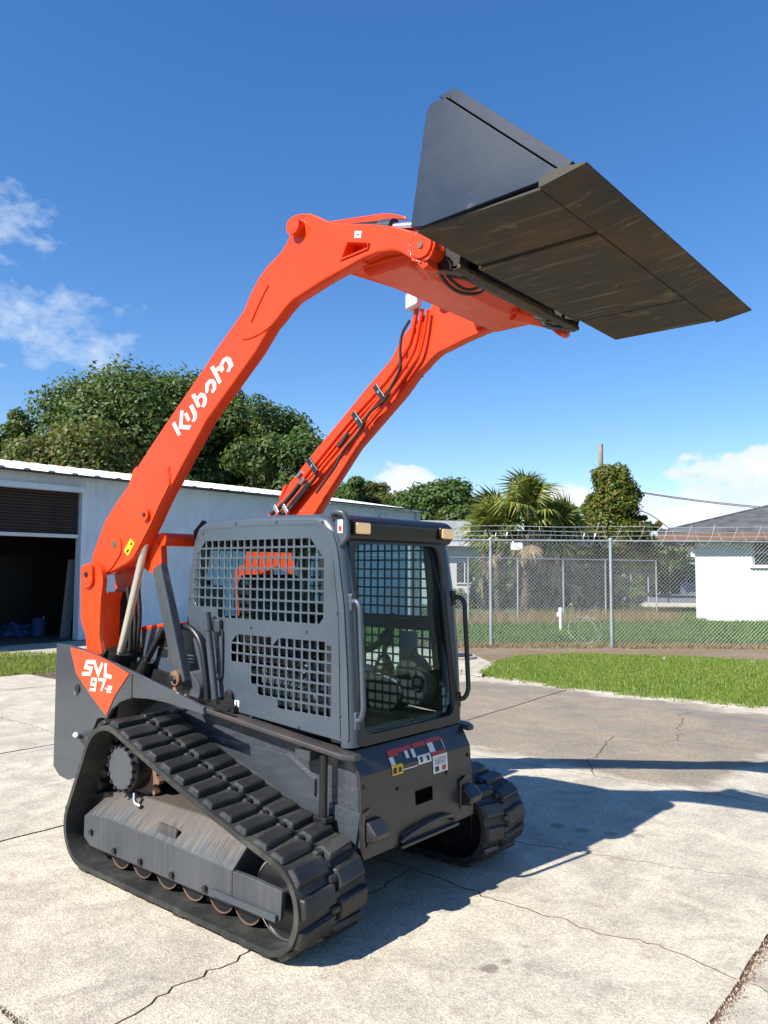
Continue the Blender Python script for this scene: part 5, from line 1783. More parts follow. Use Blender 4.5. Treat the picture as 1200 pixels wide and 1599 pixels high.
for s in (-1, 1):
    # side ledge over the track
    zl = lambda x: 0.955 - 0.098 * x
    mb = MB()
    L_ = [(-0.36, 0.5), (0.30, 0.5), (0.88, 0.5), (0.935, 0.5)]
    wv_ = [0.575, 0.575, 0.57, 0.53]
    V = []
    for (x, _), w_ in zip(L_, wv_):
        V += [(x, s * 0.478, zl(x)), (x, s * w_, zl(x)), (x, s * w_, zl(x) - 0.030), (x, s * 0.478, zl(x) - 0.030)]
    F_ = [(0, 1, 2, 3), (15, 14, 13, 12)]
    for k in range(3):
        for e in range(4):
            a, b = 4 * k + e, 4 * k + (e + 1) % 4
            F_.append((a, b, b + 4, a + 4))
    MB().add(V, F_).out('side_ledge', M['ledge'], chassis, bevel=0.008)
    MB().box(0.55, 0.66, min(s * 0.50, s * 0.572), max(s * 0.50, s * 0.572), 0.80, 0.852).out('ledge_bracket', M['grey'], chassis, bevel=0.004)
    MB().cyl((0.735, s * 0.545, 0.52), (0.735, s * 0.545, 0.842), 0.021, n=12).out('ledge_post', M['dark'], chassis, smooth=50)
    MB().obox((0.735, s * 0.545, 0.525), (0.045, 0, 0), (0, 0.03, 0), (0, 0, 0.012)).out('post_foot', M['dark'], chassis, bevel=0.004)
    # tapered side skirt of the tub with a step
    MB().prism([(-0.3, 0.80), (0.40, 0.79), (0.62, 0.69), (0.62, 0.60), (0.94, 0.575), (0.90, 0.36), (-0.3, 0.40)], 'y', s * 0.478, s * 0.494).out('skirt', M['grey'], chassis, bevel=0.004)
    # rear fender: outer skin with an arch over the sprocket
    yf = s * 0.78
    top_edge = pts([(88, 1005), (110, 1008), (135, 1016), (165, 1030), (205, 1048), (260, 1075), (317, 1104)], -0.78)
    arch = pts([(318, 1117), (290, 1108), (262, 1099), (232, 1092), (205, 1090), (188, 1096), (175, 1107), (166, 1123), (158, 1121)], -0.78)
    lowr = [(-1.02, 0.84), (-1.15, 0.62), (-1.22, 0.45), (-1.36, 0.405), (-1.47, 0.415), (-1.55, 0.465)]
    outl = top_edge + arch + lowr
    fen = MB().prism(outl, 'y', s * 0.755, yf).out('fender', M['grey'], chassis, bevel=0.006)
    # inner web of the fender (closes the wheel arch)
    MB().prism([(-1.54, 0.46), (-1.54, 1.24), (-0.66, 1.13), (0.0, 1.0), (0.0, 0.955), (-0.3, 0.99), (-0.66, 0.985), (-0.98, 0.84), (-1.16, 0.5)], 'y', s * 0.46, s * 0.53).out('fender_web', M['dark'], chassis)
    # seam, key latch, marker on the fender
    sx, sz = at(207, 1050, -0.78)
    MB().box(sx - 0.003, sx + 0.003, min(yf, yf + s * 0.003), max(yf, yf + s * 0.003), sz - 0.165, sz - 0.01).out('seam', M['black'], chassis)
    kx, kz = at(122, 1075, -0.78)
    MB().cyl((kx, yf, kz), (kx, yf + s * 0.008, kz), 0.026, n=16).out('latch', M['dark'], chassis, smooth=40)
    MB().cyl((kx - 0.01, yf + s * 0.008, kz - 0.03), (kx - 0.01, yf + s * 0.016, kz - 0.03), 0.011, n=10).out('latch_key', M['steel'], chassis, smooth=40)
    MB().cyl((-1.22, s * 0.78, 0.70), (-1.17, s * 0.84, 0.73), 0.018, n=10).out('marker_stud', M['steel'], chassis, smooth=40)

# triangular orange badge on the right fender with its lettering
def on_y(name, loops, y, thick, mat, parent):
    return plate(name, loops, y, thick, mat, parent)


def stroke(points, w):
    """outline of a polyline with a constant width"""
    P = [Vector(p) for p in points]
    Lf, Rt = [], []
    for i, p in enumerate(P):
        if i == 0: d = (P[1] - P[0]).normalized(); n_ = Vector((-d.y, d.x)); k = 1
        elif i == len(P) - 1: d = (P[-1] - P[-2]).normalized(); n_ = Vector((-d.y, d.x)); k = 1
        else:
            d1, d2_ = (p - P[i - 1]).normalized(), (P[i + 1] - p).normalized()
            n1, n2 = Vector((-d1.y, d1.x)), Vector((-d2_.y, d2_.x))
            n_ = (n1 + n2).normalized(); k = 1 / max(0.45, n_.dot(n1))
        Lf.append(tuple(p + n_ * w * k)); Rt.append(tuple(p - n_ * w * k))
    return Lf + Rt[::-1]


yb_ = -0.783
tri = fillet([(-1.373, 1.262), (-1.202, 1.252), (-0.932, 1.214), (-0.672, 1.150), (-0.823, 1.003), (-0.912, 0.873), (-1.093, 0.975), (-1.284, 1.099)], 0.008, 2)
on_y('badge', [tri], yb_, 0.004, M['orange2'], chassis)
for nm, p_, w_ in (('letter', [(-1.050, 1.190), (-1.150, 1.184), (-1.165, 1.150), (-1.095, 1.146), (-1.112, 1.112), (-1.205, 1.104)], 0.0125),
                   ('letter', [(-1.056, 1.180), (-1.012, 1.118), (-0.966, 1.190)], 0.0125),
                   ('letter', [(-0.926, 1.193), (-0.934, 1.118), (-0.860, 1.113)], 0.0125),
                   ('letter', [(-1.052, 1.049), (-1.091, 1.048), (-1.084, 1.082), (-1.042, 1.084)], 0.0085),
                   ('letter', [(-1.034, 1.092), (-1.044, 1.017), (-1.106, 1.014)], 0.0085),
                   ('letter', [(-1.008, 1.086), (-0.932, 1.088), (-0.972, 1.018)], 0.0095),
                   ('letter', [(-0.928, 1.039), (-0.912, 1.038)], 0.004),
                   ('letter', [(-0.898, 1.053), (-0.856, 1.054), (-0.860, 1.040), (-0.896, 1.035), (-0.902, 1.020), (-0.858, 1.022)], 0.0055)):
    on_y(nm, [stroke(p_, w_)], yb_ - 0.0035, 0.003, M['white'], chassis)

# engine bay, side panels, orange hood behind the cab
mb = MB()
mb.prism([(-1.50, 0.55), (-0.42, 0.95), (-0.42, 1.43), (-0.82, 1.41), (-1.24, 1.345), (-1.50, 1.25)], 'y', -0.498, 0.498)
eng = mb.out('engine_cover', M['greyside'], LD, bevel=0.015)
MB().prism([(-0.72, 1.438), (-1.26, 1.365), (-1.56, 1.255), (-1.60, 1.22), (-1.60, 1.20), (-1.25, 1.335), (-0.72, 1.418)], 'y', -0.50, 0.50).out('hood', M['orange'], eng, bevel=0.006)
MB().box(-1.62, -1.50, -0.60, 0.60, 0.45, 1.22).out('rear_door', M['grey'], eng, bevel=0.02)
for s in (-1, 1):
    for k, (x, z_) in enumerate((at(254, 1003, -0.5), at(254, 1019, -0.5))):
        MB().prism(fillet([(x - 0.05, z_ - 0.026), (x + 0.05, z_ - 0.026), (x + 0.05, z_ + 0.026), (x - 0.05, z_ + 0.026)], 0.012, 2), 'y', s * 0.499, s * 0.503).out('side_vent', M['dark'], eng)
    x, z_ = at(299, 1027, -0.5)
    for k in range(3):
        MB().box(x - 0.035, x + 0.035, min(s * 0.50, s * 0.51), max(s * 0.50, s * 0.51), z_ - 0.03 + 0.02 * k, z_ - 0.022 + 0.02 * k).out('louvre', M['steel'], eng)
    # arched hose between cab and bay
    hp = [at(u, v, -0.54) for u, v in ((285, 978), (300, 983), (314, 1005), (321, 1050), (324, 1092))]
    MB().tube(smooth_path([(x, s * 0.54, z_) for x, z_ in hp], 5), 0.02, 8).out('arched_hose', M['dark'], eng, smooth=60)
    # pivot lug of the control link and its bolt
    x, z_ = at(271, 1059, -0.66)
    MB().cyl((x, s * 0.50, z_), (x, s * 0.655, z_), 0.045, n=18).out('pivot_boss', M['rust'], eng, smooth=40)
    MB().cyl((x, s * 0.655, z_), (x, s * 0.675, z_), 0.022, n=6).out('pivot_bolt', M['steel'], eng)
    MB().prism(fillet([(x - 0.02, z_ - 0.10), (x + 0.14, z_ - 0.12), (x + 0.15, z_ - 0.05), (x + 0.05, z_ + 0.04), (x - 0.04, z_ + 0.04)], 0.025), 'y', s * 0.50, s * 0.58).out('pivot_bracket', M['grey'], eng, bevel=0.005)

# pale reservoir behind the cab, towing shackle on the near deck
MB().box(-0.70, -0.555, -0.34, -0.16, 1.44, 1.68).out('reservoir', M['jug'], eng, bevel=0.025, seg=3)
MB().cyl((-0.63, -0.25, 1.68), (-0.63, -0.25, 1.71), 0.03, n=14).out('reservoir_cap', M['dark'], eng, smooth=40)

# ---------------------------------------------------------------- cab
YC = 0.50
front = [(0.885, 0.885), (0.838, 1.65), (0.765, 1.985)]
frame_path = [(0.885, 0.885), (0.868, 1.20), (0.838, 1.60), (0.788, 1.90), (0.748, 2.005), (0.690, 2.062), (0.610, 2.083), (0.10, 2.093), (-0.34, 2.080), (-0.42, 2.045), (-0.470, 1.96), (-0.515, 1.74), (-0.520, 1.40)]
RT = 0.052
roofmb = MB()
rtop = [(0.735, 1.995), (0.690, 2.050), (0.610, 2.074), (0.10, 2.084), (-0.34, 2.072), (-0.42, 2.036)]
V = []
for x, z_ in rtop:
    V += [(x, -0.45, z_), (x, 0.45, z_), (x, 0.45, z_ - 0.05), (x, -0.45, z_ - 0.05)]
F_ = [(0, 1, 2, 3), (23, 22, 21, 20)]
for k in range(5):
    for e in range(4):
        a, b = 4 * k + e, 4 * k + (e + 1) % 4
        F_.append((a, b, b + 4, a + 4))
cab = roofmb.add(V, F_).out('cab', M['greyside'], LD)
cab['label'] = 'grey cab with punched steel side guards and glass door'
# rounded frame tube along each side: front pillar, roof edge, rear corner
for s in (-1, 1):
    fp_ = []
    for k, (x, z_) in enumerate(frame_path):
        a = Vector(frame_path[max(0, k - 1)]); b = Vector(frame_path[min(len(frame_path) - 1, k + 1)])
        d = (b - a).normalized()
        nrm_ = Vector((-d.y, d.x))          # inwards
        fp_.append((x + nrm_.x * RT, s * (YC - RT), z_ + nrm_.y * RT))
    MB().tube(fp_, RT, 16).out('frame_tube', M['greyside'], cab, smooth=50)

# side guards: one steel sheet each, punched with square holes
out_side = fillet([(0.862, 0.91), (0.846, 1.25), (0.818, 1.60), (0.770, 1.885), (0.735, 1.985), (0.60, 2.052), (0.10, 2.060), (-0.32, 2.050), (-0.400, 2.01), (-0.448, 1.92), (-0.490, 1.72), (-0.497, 1.42), (-0.44, 1.42), (-0.44, 1.02), (-0.30, 0.985)], 0.02, 2)
PI_, HB = 0.0593, 0.0055


def clip(poly, a, b, c_):
    out_ = []
    for i in range(len(poly)):
        p, q = poly[i], poly[(i + 1) % len(poly)]
        dp, dq = a * p[0] + b * p[1] + c_, a * q[0] + b * q[1] + c_
        if dp >= 0: out_.append(p)
        if dp * dq < 0:
            t = dp / (dp - dq)
            out_.append((p[0] + (q[0] - p[0]) * t, p[1] + (q[1] - p[1]) * t))
    return out_


def half(p, q):
    """line through p,q keeping the left side"""
    a, b = -(q[1] - p[1]), (q[0] - p[0])
    return (a, b, -(a * p[0] + b * p[1]))


holes = []
x0, zt = -0.446, 1.958
cham = [half((-0.338, 1.95), (-0.446, 1.845)), half((-0.446, 1.60), (-0.385, 1.535)), half((0.676, 1.84), (0.560, 1.965)), half((0.632, 1.485), (0.680, 1.535))]
rows = [1.958, 1.907] + [1.907 - PI_ * k for k in range(1, 8)]
for ci in range(19):
    xa, xb = x0 + ci * PI_ + HB, x0 + (ci + 1) * PI_ - HB
    for ri in range(8):
        if ri == 7 and xb < -0.20: continue
        za, zb = rows[ri + 1] + HB, rows[ri] - HB
        q = [(xa, za), (xb, za), (xb, zb), (xa, zb)]
        for h in cham:
            if ri == 7 and h is cham[1]: continue
            q = clip(q, *h)
            if len(q) < 3: break
        if len(q) >= 3:
            ar = abs(sum(q[i][0] * q[(i + 1) % len(q)][1] - q[(i + 1) % len(q)][0] * q[i][1] for i in range(len(q)))) / 2
            if ar > 1.5e-4: holes.append(q)
PZ = 0.0562
start = [0, 0, 0, 3, 3, 4, 7]
for ri in range(7):
    for ci in range(start[ri], 14):
        xa, xb = -0.077 + ci * PI_ + HB, -0.077 + (ci + 1) * PI_ - HB
        if ci == 13: xb = min(xb, 0.736)
        zb, za = 1.412 - ri * PZ - HB, 1.412 - (ri + 1) * PZ + HB
        if ri == 6 and ci == 7: xa -= 0.012
        q = [(xa, za), (xb, za), (xb, zb), (xa, zb)]
        if ri == 0 and ci == 0: q = [(xa, za), (xb, za), (xb, zb)]
        if ri == 0 and ci == 6: q = [(xa, za), (xb, za), (xb, zb), ]
        if ri == 0 and ci == 13: q = [(xa, za), (xb, za), (xb, zb - 0.018), (xa, zb - 0.018)]
        holes.append(q)
# slot by the latch rail
for s in (-1, 1):
    g = plate('side_guard', [out_side] + holes, s * 0.494, 0.008, M['greyside'] if s < 0 else M['grey'], cab)  # far sheet gets the darker grey, its shade put into the paint
    # tinted pane behind the sheet
    MB().add([(-0.46, s * 0.455, 1.45), (0.72, s * 0.455, 1.45), (0.70, s * 0.455, 1.99), (-0.40, s * 0.455, 1.99)], [(0, 1, 2, 3)]).out('side_window', M['glass'], cab)
    MB().add([(-0.10, s * 0.455, 0.99), (0.78, s * 0.455, 0.99), (0.77, s * 0.455, 1.44), (-0.10, s * 0.455, 1.44)], [(0, 1, 2, 3)]).out('side_window', M['glass'], cab)
    # gas strut / stop rail standing at the rear edge
    xa, za = at(321, 962, -0.56); xb, zb = at(334, 1092, -0.56)
    st = MB().cyl((xb, s * 0.55, zb), (xa, s * 0.55, za), 0.021, n=12).out('rail_strut', M['grey'], cab, smooth=40)
    MB().cyl((xb + (xa - xb) * 0.82, s * 0.55, zb + (za - zb) * 0.82), (xa - 0.004, s * 0.55, za + 0.02), 0.026, n=12).out('strut_collar', M['grey'], cab, smooth=40)
    x, z_ = at(338, 980, -0.52)
    MB().box(x - 0.03, x + 0.035, min(s * 0.50, s * 0.53), max(s * 0.50, s * 0.53), z_ - 0.03, z_ + 0.05).out('latch_bracket', M['grey'], cab, bevel=0.01)
    # looped rail and pierced strap next to it
    lp_ = [at(u, v, -0.51) for u, v in ((341, 990), (346, 984), (347, 1000), (346, 1055), (340, 1059), (336, 1058))]
    MB().tube(smooth_path([(x, s * 0.508, z_) for x, z_ in lp_], 4), 0.006, 6).out('rail_loop', M['grey'], cab, smooth=60)
    x, z_ = at(339.5, 1025, -0.5)
    for k in range(3):
        MB().box(x - 0.006, x + 0.006, min(s * 0.498, s * 0.500), max(s * 0.498, s * 0.5002), z_ - 0.10 + 0.085 * k, z_ - 0.035 + 0.085 * k).out('slot', M['black'], cab)
    x, z_ = at(353, 1088, -0.53)
    MB().prism(fillet([(x - 0.035, z_ - 0.07), (x + 0.04, z_ - 0.07), (x + 0.035, z_ + 0.02), (x, z_ + 0.045), (x - 0.032, z_ + 0.02)], 0.025), 'y', s * 0.50, s * 0.52).out('mount_cover', M['dark'], cab, bevel=0.006)
    MB().tube([(x - 0.06, s * 0.56, z_ - 0.075), (x + 0.12, s * 0.60, z_ - 0.055)], 0.010, 6).out('mount_lever', M['dark'], cab, smooth=60)
    MB().box(0.0 - 0.03, 0.012, min(s * 0.4985, s * 0.5), max(s * 0.4985, s * 0.5), 0.994, 1.030).out('sticker', M['white'], cab)
    MB().box(-0.014, -0.004, min(s * 0.5, s * 0.5008), max(s * 0.5, s * 0.5008), 1.003, 1.022).out('sticker_print', M['black'], cab)
    # seam between pillar and sheet
    MB().tube([(0.806, s * 0.4985, 0.93), (0.785, s * 0.4985, 1.55), (0.742, s * 0.4985, 1.83)], 0.0025, 4).out('pillar_seam', M['black'], cab)
    for bx_, bz_ in ((0.80, 1.04), (0.79, 1.30), (0.775, 1.56), (0.66, 2.035), (0.30, 2.048), (-0.05, 2.048), (-0.36, 2.0), (-0.475, 1.60), (0.50, 0.945), (0.12, 0.955), (-0.40, 1.10), (0.10, 1.45), (0.55, 1.452)):
        MB().cyl((bx_, s * 0.4975, bz_), (bx_, s * 0.503, bz_), 0.009, n=8).out('bolt', M['grey'], cab)
    # corner plate at the rear top
    MB().prism([(-0.50, 1.80), (-0.56, 2.02), (-0.47, 2.09), (-0.42, 2.06), (-0.46, 1.98)], 'y', s * 0.40, s * 0.425).out('lift_eye', M['dark'], cab, bevel=0.004)

# front: door frame with glass, lies between the pillars
def dx_(z_):
    return 0.868 + (z_ - 0.9) * (0.755 - 0.868) / (2.0 - 0.9)


def door_map(off):
    return lambda a, b, c_: (dx_(b) + off - c_, a, b)


ring_o = fillet([(-0.445, 0.885), (0.445, 0.885), (0.425, 1.985), (-0.425, 1.985)], 0.03, 3)
ring_i = fillet([(-0.405, 0.935), (0.405, 0.935), (0.385, 1.925), (-0.385, 1.925)], 0.085, 6)
door = plate('door', [ring_o, ring_i], door_map(0.0), 0.05, M['dark'], cab)
plate('door_glass', [fillet([(-0.41, 0.93), (0.41, 0.93), (0.39, 1.93), (-0.39, 1.93)], 0.08, 4)], door_map(-0.01), 0.006, M['doorglass'], cab)
for s in (-1, 1):
    # pillar cladding, gives the A-pillar its depth
    MB().hexa([(dx_(0.9) - 0.13, s * 0.495, 0.90), (dx_(0.9) - 0.02, s * 0.495, 0.90), (dx_(0.9) - 0.02, s * 0.43, 0.90), (dx_(0.9) - 0.13, s * 0.43, 0.90),
               (dx_(1.98) - 0.13, s * 0.495, 1.98), (dx_(1.98) - 0.02, s * 0.495, 1.98), (dx_(1.98) - 0.02, s * 0.42, 1.98), (dx_(1.98) - 0.13, s * 0.42, 1.98)]).out('pillar_core', M['dark'], cab)
    # grab handle
    hy = s * 0.458
    hx0 = 0.905 if s < 0 else 0.90
    oy = 0.0 if s < 0 else 0.03
    gh = smooth_path([(0.832, hy, 1.615), (0.872, hy + oy * 0.5, 1.620), (0.897, hy + oy, 1.585), (0.903, hy + oy, 1.50), (0.922, hy + oy, 1.15), (0.922, hy + oy, 1.07), (0.903, hy + oy * 0.5, 1.025), (0.870, hy, 1.020)], 5)
    MB().tube(gh, 0.0145, 10).out('grab_handle', M['greyside'] if s < 0 else M['dark'], cab, smooth=60)
    for z_ in (1.615, 1.015):
        MB().obox((0.832 + (1.615 - z_) * 0.06, hy - s * 0.005, z_), (0.018, 0, 0), (0, 0.018, 0), (0, 0, 0.045)).out('handle_foot', M['greyside'] if s < 0 else M['dark'], cab, bevel=0.006)

# visor with two lamps
vis = MB().prism(fillet([(0.70, 2.082), (0.78, 2.070), (0.822, 2.040), (0.812, 1.950), (0.770, 1.928), (0.72, 1.95)], 0.02, 3), 'y', -0.455, 0.475)
visor = vis.out('visor', M['dark'], cab, bevel=0.008)
for s in (-1, 1):
    y0 = -0.375 if s < 0 else 0.395
    MB().box(0.795, 0.838, y0 - 0.065, y0 + 0.065, 1.965, 2.038).out('headlight', M['dark'], cab, bevel=0.01)
    MB().prism(fillet([(y0 - 0.057, 1.972), (y0 + 0.057, 1.972), (y0 + 0.057, 2.031), (y0 - 0.057, 2.031)], 0.012, 3), 'x', 0.836, 0.846).out('headlight_lens', M['lens'], cab, bevel=0.004)
# bent bracket with a sticker beside the near lamp
bp_ = [(0.70, -0.47, 2.07), (0.745, -0.50, 2.085), (0.80, -0.50, 2.08), (0.822, -0.49, 2.055), (0.826, -0.48, 1.97), (0.80, -0.48, 1.93), (0.765, -0.47, 1.905)]
MB().tube(smooth_path(bp_, 4), 0.014, 8).out('lamp_bracket', M['greyside'], cab, smooth=60)
MB().prism([(0.735, 2.06), (0.815, 2.06), (0.815, 1.95), (0.775, 1.93), (0.735, 1.99)], 'y', -0.478, -0.470).out('lamp_bracket_plate', M['greyside'], cab)
MB().box(0.755, 0.790, -0.4800, -0.4785, 1.975, 2.045).out('sticker', M['white'], cab)
MB().box(0.762, 0.783, -0.4815, -0.4802, 1.985, 2.012).out('sticker_print', M['red'], cab)

# interior: floor, seat, consoles, levers, rear wall, cross bars
MB().box(-0.42, 0.84, -0.44, 0.44, 0.90, 0.93).out('cab_floor', M['dark'], cab)
MB().box(-0.46, -0.42, -0.45, 0.45, 0.93, 1.42).out('rear_wall', M['dark'], cab)
MB().box(-0.50, -0.46, -0.45, 0.45, 1.42, 1.48).out('rear_sill', M['dark'], cab)
MB().box(-0.47, -0.43, -0.45, 0.45, 1.90, 2.03).out('rear_header', M['dark'], cab)
MB().add([(-0.478, -0.44, 1.48), (-0.478, 0.44, 1.48), (-0.45, 0.44, 1.90), (-0.45, -0.44, 1.90)], [(0, 1, 2, 3)]).out('rear_window', M['glass'], cab)
MB().box(-0.38, 0.60, -0.36, 0.36, 1.985, 2.035).out('headliner', M['plastic'], cab, bevel=0.02)
MB().box(0.40, 0.66, -0.40, 0.40, 1.955, 1.985).out('roof_vent', M['dark'], cab, bevel=0.01)
MB().cyl((0.56, -0.25, 1.90), (0.52, -0.25, 1.955), 0.06, 0.08, n=16).out('dome_lamp', M['seat'], cab, smooth=40)
seat = MB().prism(fillet([(-0.20, 1.05), (0.26, 1.05), (0.30, 1.13), (0.25, 1.20), (-0.05, 1.18), (-0.16, 1.22), (-0.24, 1.72), (-0.31, 1.76), (-0.35, 1.70), (-0.30, 1.15)], 0.04, 4), 'y', -0.24, 0.24).out('seat', M['seat'], cab, bevel=0.03, seg=3)
MB().box(-0.22, 0.20, -0.18, 0.18, 0.93, 1.06).out('seat_base', M['dark'], cab, bevel=0.02)
for s in (-1, 1):
    cn = MB().prism(fillet([(-0.10, 0.93), (0.52, 0.93), (0.60, 1.04), (0.56, 1.12), (0.40, 1.155), (-0.10, 1.20)], 0.05, 4), 'y', s * 0.27, s * 0.43).out('side_console', M['plastic'], cab, bevel=0.015)
    # joystick: boot, stem, grip
    jx, jy = 0.40, s * 0.33
    lathe(MB(), jx, jy, 1.145, [(0.075, 0), (0.066, 0.02), (0.07, 0.03), (0.055, 0.05), (0.058, 0.06), (0.042, 0.08), (0.044, 0.09), (0.028, 0.11)], 16).out('joystick_boot', M['dark'], cab, smooth=50)
    MB().tube([(jx, jy, 1.25), (jx + 0.01, jy, 1.31), (jx + 0.015, jy, 1.33)], 0.017, 8).out('joystick_stem', M['seat'], cab, smooth=60)
    gm = MB().tube([(jx + 0.012, jy, 1.31), (jx + 0.015, jy, 1.33), (jx + 0.018, jy, 1.36), (jx + 0.015, jy, 1.39), (jx + 0.01, jy, 1.405)], [0.018, 0.036, 0.042, 0.036, 0.018], 12)
    gm.out('joystick_grip', M['seat'], cab, smooth=60)
# light instrument pod at the left with a round port
pod = MB().prism(fillet([(0.50, 0.99), (0.70, 0.97), (0.76, 1.08), (0.73, 1.17), (0.63, 1.27), (0.56, 1.26), (0.50, 1.16)], 0.04, 4), 'y', 0.29, 0.43).out('instrument_pod', M['console'], cab, bevel=0.02, seg=3)
MB().cyl((0.70, 0.272, 1.115), (0.70, 0.295, 1.115), 0.045, n=22).out('cup_port', M['seat'], cab, smooth=40)
MB().box(0.54, 0.64, 0.281, 0.292, 1.13, 1.18).out('display', M['black'], cab, bevel=0.004)
MB().tube([(0.62, 0.36, 1.26), (0.63, 0.35, 1.30)], [0.03, 0.012], 10).out('throttle_knob', M['seat'], cab, smooth=60)
MB().obox((0.50, 0.452, 1.30), (0.07, 0, 0), (0, 0.002, 0), (0, 0, 0.10)).out('instruction_card', M['dimwhite'], cab)
# lap bar, swung up in front of the operator
MB().tube(smooth_path([(-0.20, 0.36, 1.25), (0.25, 0.37, 1.28), (0.46, 0.36, 1.46), (0.48, 0.30, 1.50)], 5), 0.024, 8).out('lap_bar', M['seat'], cab, smooth=60)
for s in (-1, 1):
    MB().box(-0.44, 0.80, min(s * 0.43, s * 0.46), max(s * 0.43, s * 0.46), 1.428, 1.478).out('side_rail', M['dark'], cab)
MB().box(0.78, 0.83, -0.40, 0.40, 0.93, 0.945).out('door_sill', M['steel'], cab)
MB().tube([(0.73, 0.36, 1.95), (0.80, 0.37, 1.66)], 0.006, 6).out('wiper_arm', M['dark'], cab)

# ---------------------------------------------------------------- arms
up_px = [(203, 757), (215.8, 726.7), (255, 666.7), (306.7, 591.7), (340, 541.7), (376.7, 490), (381.7, 481.7), (389, 463), (396.7, 446.7), (404, 433), (411.7, 422.5), (418, 414), (428, 404), (438, 394), (446.7, 380), (451.7, 368), (453, 356), (453, 343), (459, 336), (468, 333), (484, 332.5), (496, 337), (510.8, 344), (523, 347.5), (573, 349), (615, 352.5), (642.5, 360), (663, 365), (675, 373), (676.7, 386.7), (669, 403), (671.7, 416.7), (662.5, 421.7), (645, 406.7), (631, 396.7)]
lo_px = [(625, 393), (613, 390), (590, 393), (565, 403), (539, 417.5), (500, 440), (466.7, 461.7), (459, 466), (453, 471.7), (443, 483), (433, 496.7), (421.7, 510), (398, 550), (358, 606.7), (321.7, 656.7), (278, 738), (266.7, 760), (261.7, 768), (253, 785), (236.7, 821.7), (223, 848), (210, 871.7), (200, 880), (168, 898)]
tail_px = [(150, 893), (144, 878), (146.7, 865), (153.3, 846.7), (165, 815), (183, 785)]
arm_poly = pts(up_px + lo_px + tail_px, -0.69)
win_poly = pts([(542.5, 378), (577, 379.5), (575.5, 388), (532, 406)], -0.69)
YA0, YA1 = 0.612, 0.690
plate_lo = pts([(214, 729), (240, 727), (264, 727.5), (266.3, 757), (261.3, 767.5), (252.6, 784.5), (236.3, 821), (222.6, 847.5), (209.6, 871), (199.6, 879.3), (168, 897), (150.5, 892), (144.8, 878), (147.4, 865), (154, 847), (165.6, 815.5), (183.6, 785.5), (203.6, 757.4)], -0.69)
MIRR = {}
for s in (-1, 1):
    arm = plate('loader_arm', [arm_poly, win_poly], s * (YA0 + YA1) / 2, YA1 - YA0, M['orange'], LD, bevel=0.008)
    arm['label'] = 'near orange loader arm with white lettering' if s < 0 else 'far orange loader arm with hydraulic lines'
    plate('arm_side_plate', [plate_lo], s * 0.695, 0.010, M['orange'], arm, bevel=0.004)
    # stiffened front eye
    eye = pts([(645, 362), (663, 366), (674, 374), (675.5, 386.5), (668, 402), (670.5, 415), (662.5, 420.5), (646, 405), (631.5, 396)], -0.69)
    plate('arm_eye_plate', [eye], s * 0.694, 0.012, M['orange'], arm, bevel=0.003)
    x, z_ = at(660.5, 384.5, -0.70)
    MB().cyl((x, s * 0.698, z_), (x, s * 0.716, z_), 0.060, 0.057, n=28).out('pin_disc', M['orange'], arm, smooth=40)
    MB().cyl((x, s * 0.7155, z_), (x, s * 0.722, z_), 0.015, n=6).out('pin_bolt', M['rust'], arm)
    rw = random.Random(3)
    MB().tube([(x + (0.069 + rw.gauss(0, 0.002)) * math.cos(a), s * (0.702 + rw.gauss(0, 0.0015)), z_ + (0.069 + rw.gauss(0, 0.002)) * math.sin(a)) for a in [6.28319 * i / 36 for i in range(36)]], [0.005 + 0.004 * rw.random() for i in range(36)], 6, closed=True).out('weld_ring', M['orange'], arm, smooth=60)
    for k in range(14):
        a = 2.0 + 3.6 * rw.random()
        MB().obox((x + 0.074 * math.cos(a), s * 0.706, z_ + 0.074 * math.sin(a)), (0.003 + 0.004 * rw.random(), 0, 0.002), (0, 0.001, 0), (0, 0, 0.003)).out('paint_chip', M['dimwhite'], arm)
    MB().cyl((x, s * 0.50, z_), (x, s * 0.614, z_), 0.055, n=20).out('pin_boss', M['orange'], arm, smooth=40)
    # tilt-cylinder pin at the top of the elbow
    x, z_ = at(460, 353, -0.72)
    MB().cyl((x, s * 0.52, z_), (x, s * 0.735, z_), 0.047, n=24).out('tilt_pin', M['orange'], arm, smooth=40)
    MB().prism([(a_ * 1.0 + (0.02 if i_ in (1, 2) else -0.02), b_ + (0.02 if i_ < 2 else -0.02)) for i_, (a_, b_) in enumerate(win_poly)], 'y', s * 0.6125, s * 0.606).out('window_back', M['orange'], arm)
    # window rim
    wr = [(x_, s * 0.694, zz_) for x_, zz_ in win_poly]
    MB().tube(wr[1:] + [((wr[3][0]), wr[3][1], wr[3][2])], 0.006, 6).out('window_rim', M['orange'], arm, smooth=60)
    xw = (win_poly[0][0] + win_poly[1][0]) / 2 + 0.01
    MB().cyl((xw, s * 0.645, 3.29), (xw, s * 0.645, 3.46), 0.014, n=10).out('window_tube', M['orange'], arm, smooth=40)
    # weld beads and stop plates
    for bead in (((379, 530), (390, 528), (406, 521), (421, 511)), ((420.5, 444.5), (413, 458), (404, 477), (393, 503)), ((229, 750), (232, 739), (240, 737.5), (254, 736.5)), ((265, 728), (266, 742), (267, 757))):
        MB().tube(smooth_path([(a, s * 0.692, b) for a, b in pts(bead, -0.69)], 4), 0.005, 6).out('weld_bead', M['orange'], arm, smooth=60)
    MB().prism(pts([(203, 757), (211, 732), (214, 730), (215, 733), (206, 757)], -0.66), 'y', s * 0.63, s * 0.67).out('stop_plate', M['orange'], arm, bevel=0.003)
    x, z_ = at(229.5, 804, -0.70)
    MB().cyl((x, s * 0.70, z_), (x, s * 0.720, z_), 0.038, n=20).out('cylinder_pin', M['orange'], arm, smooth=40)
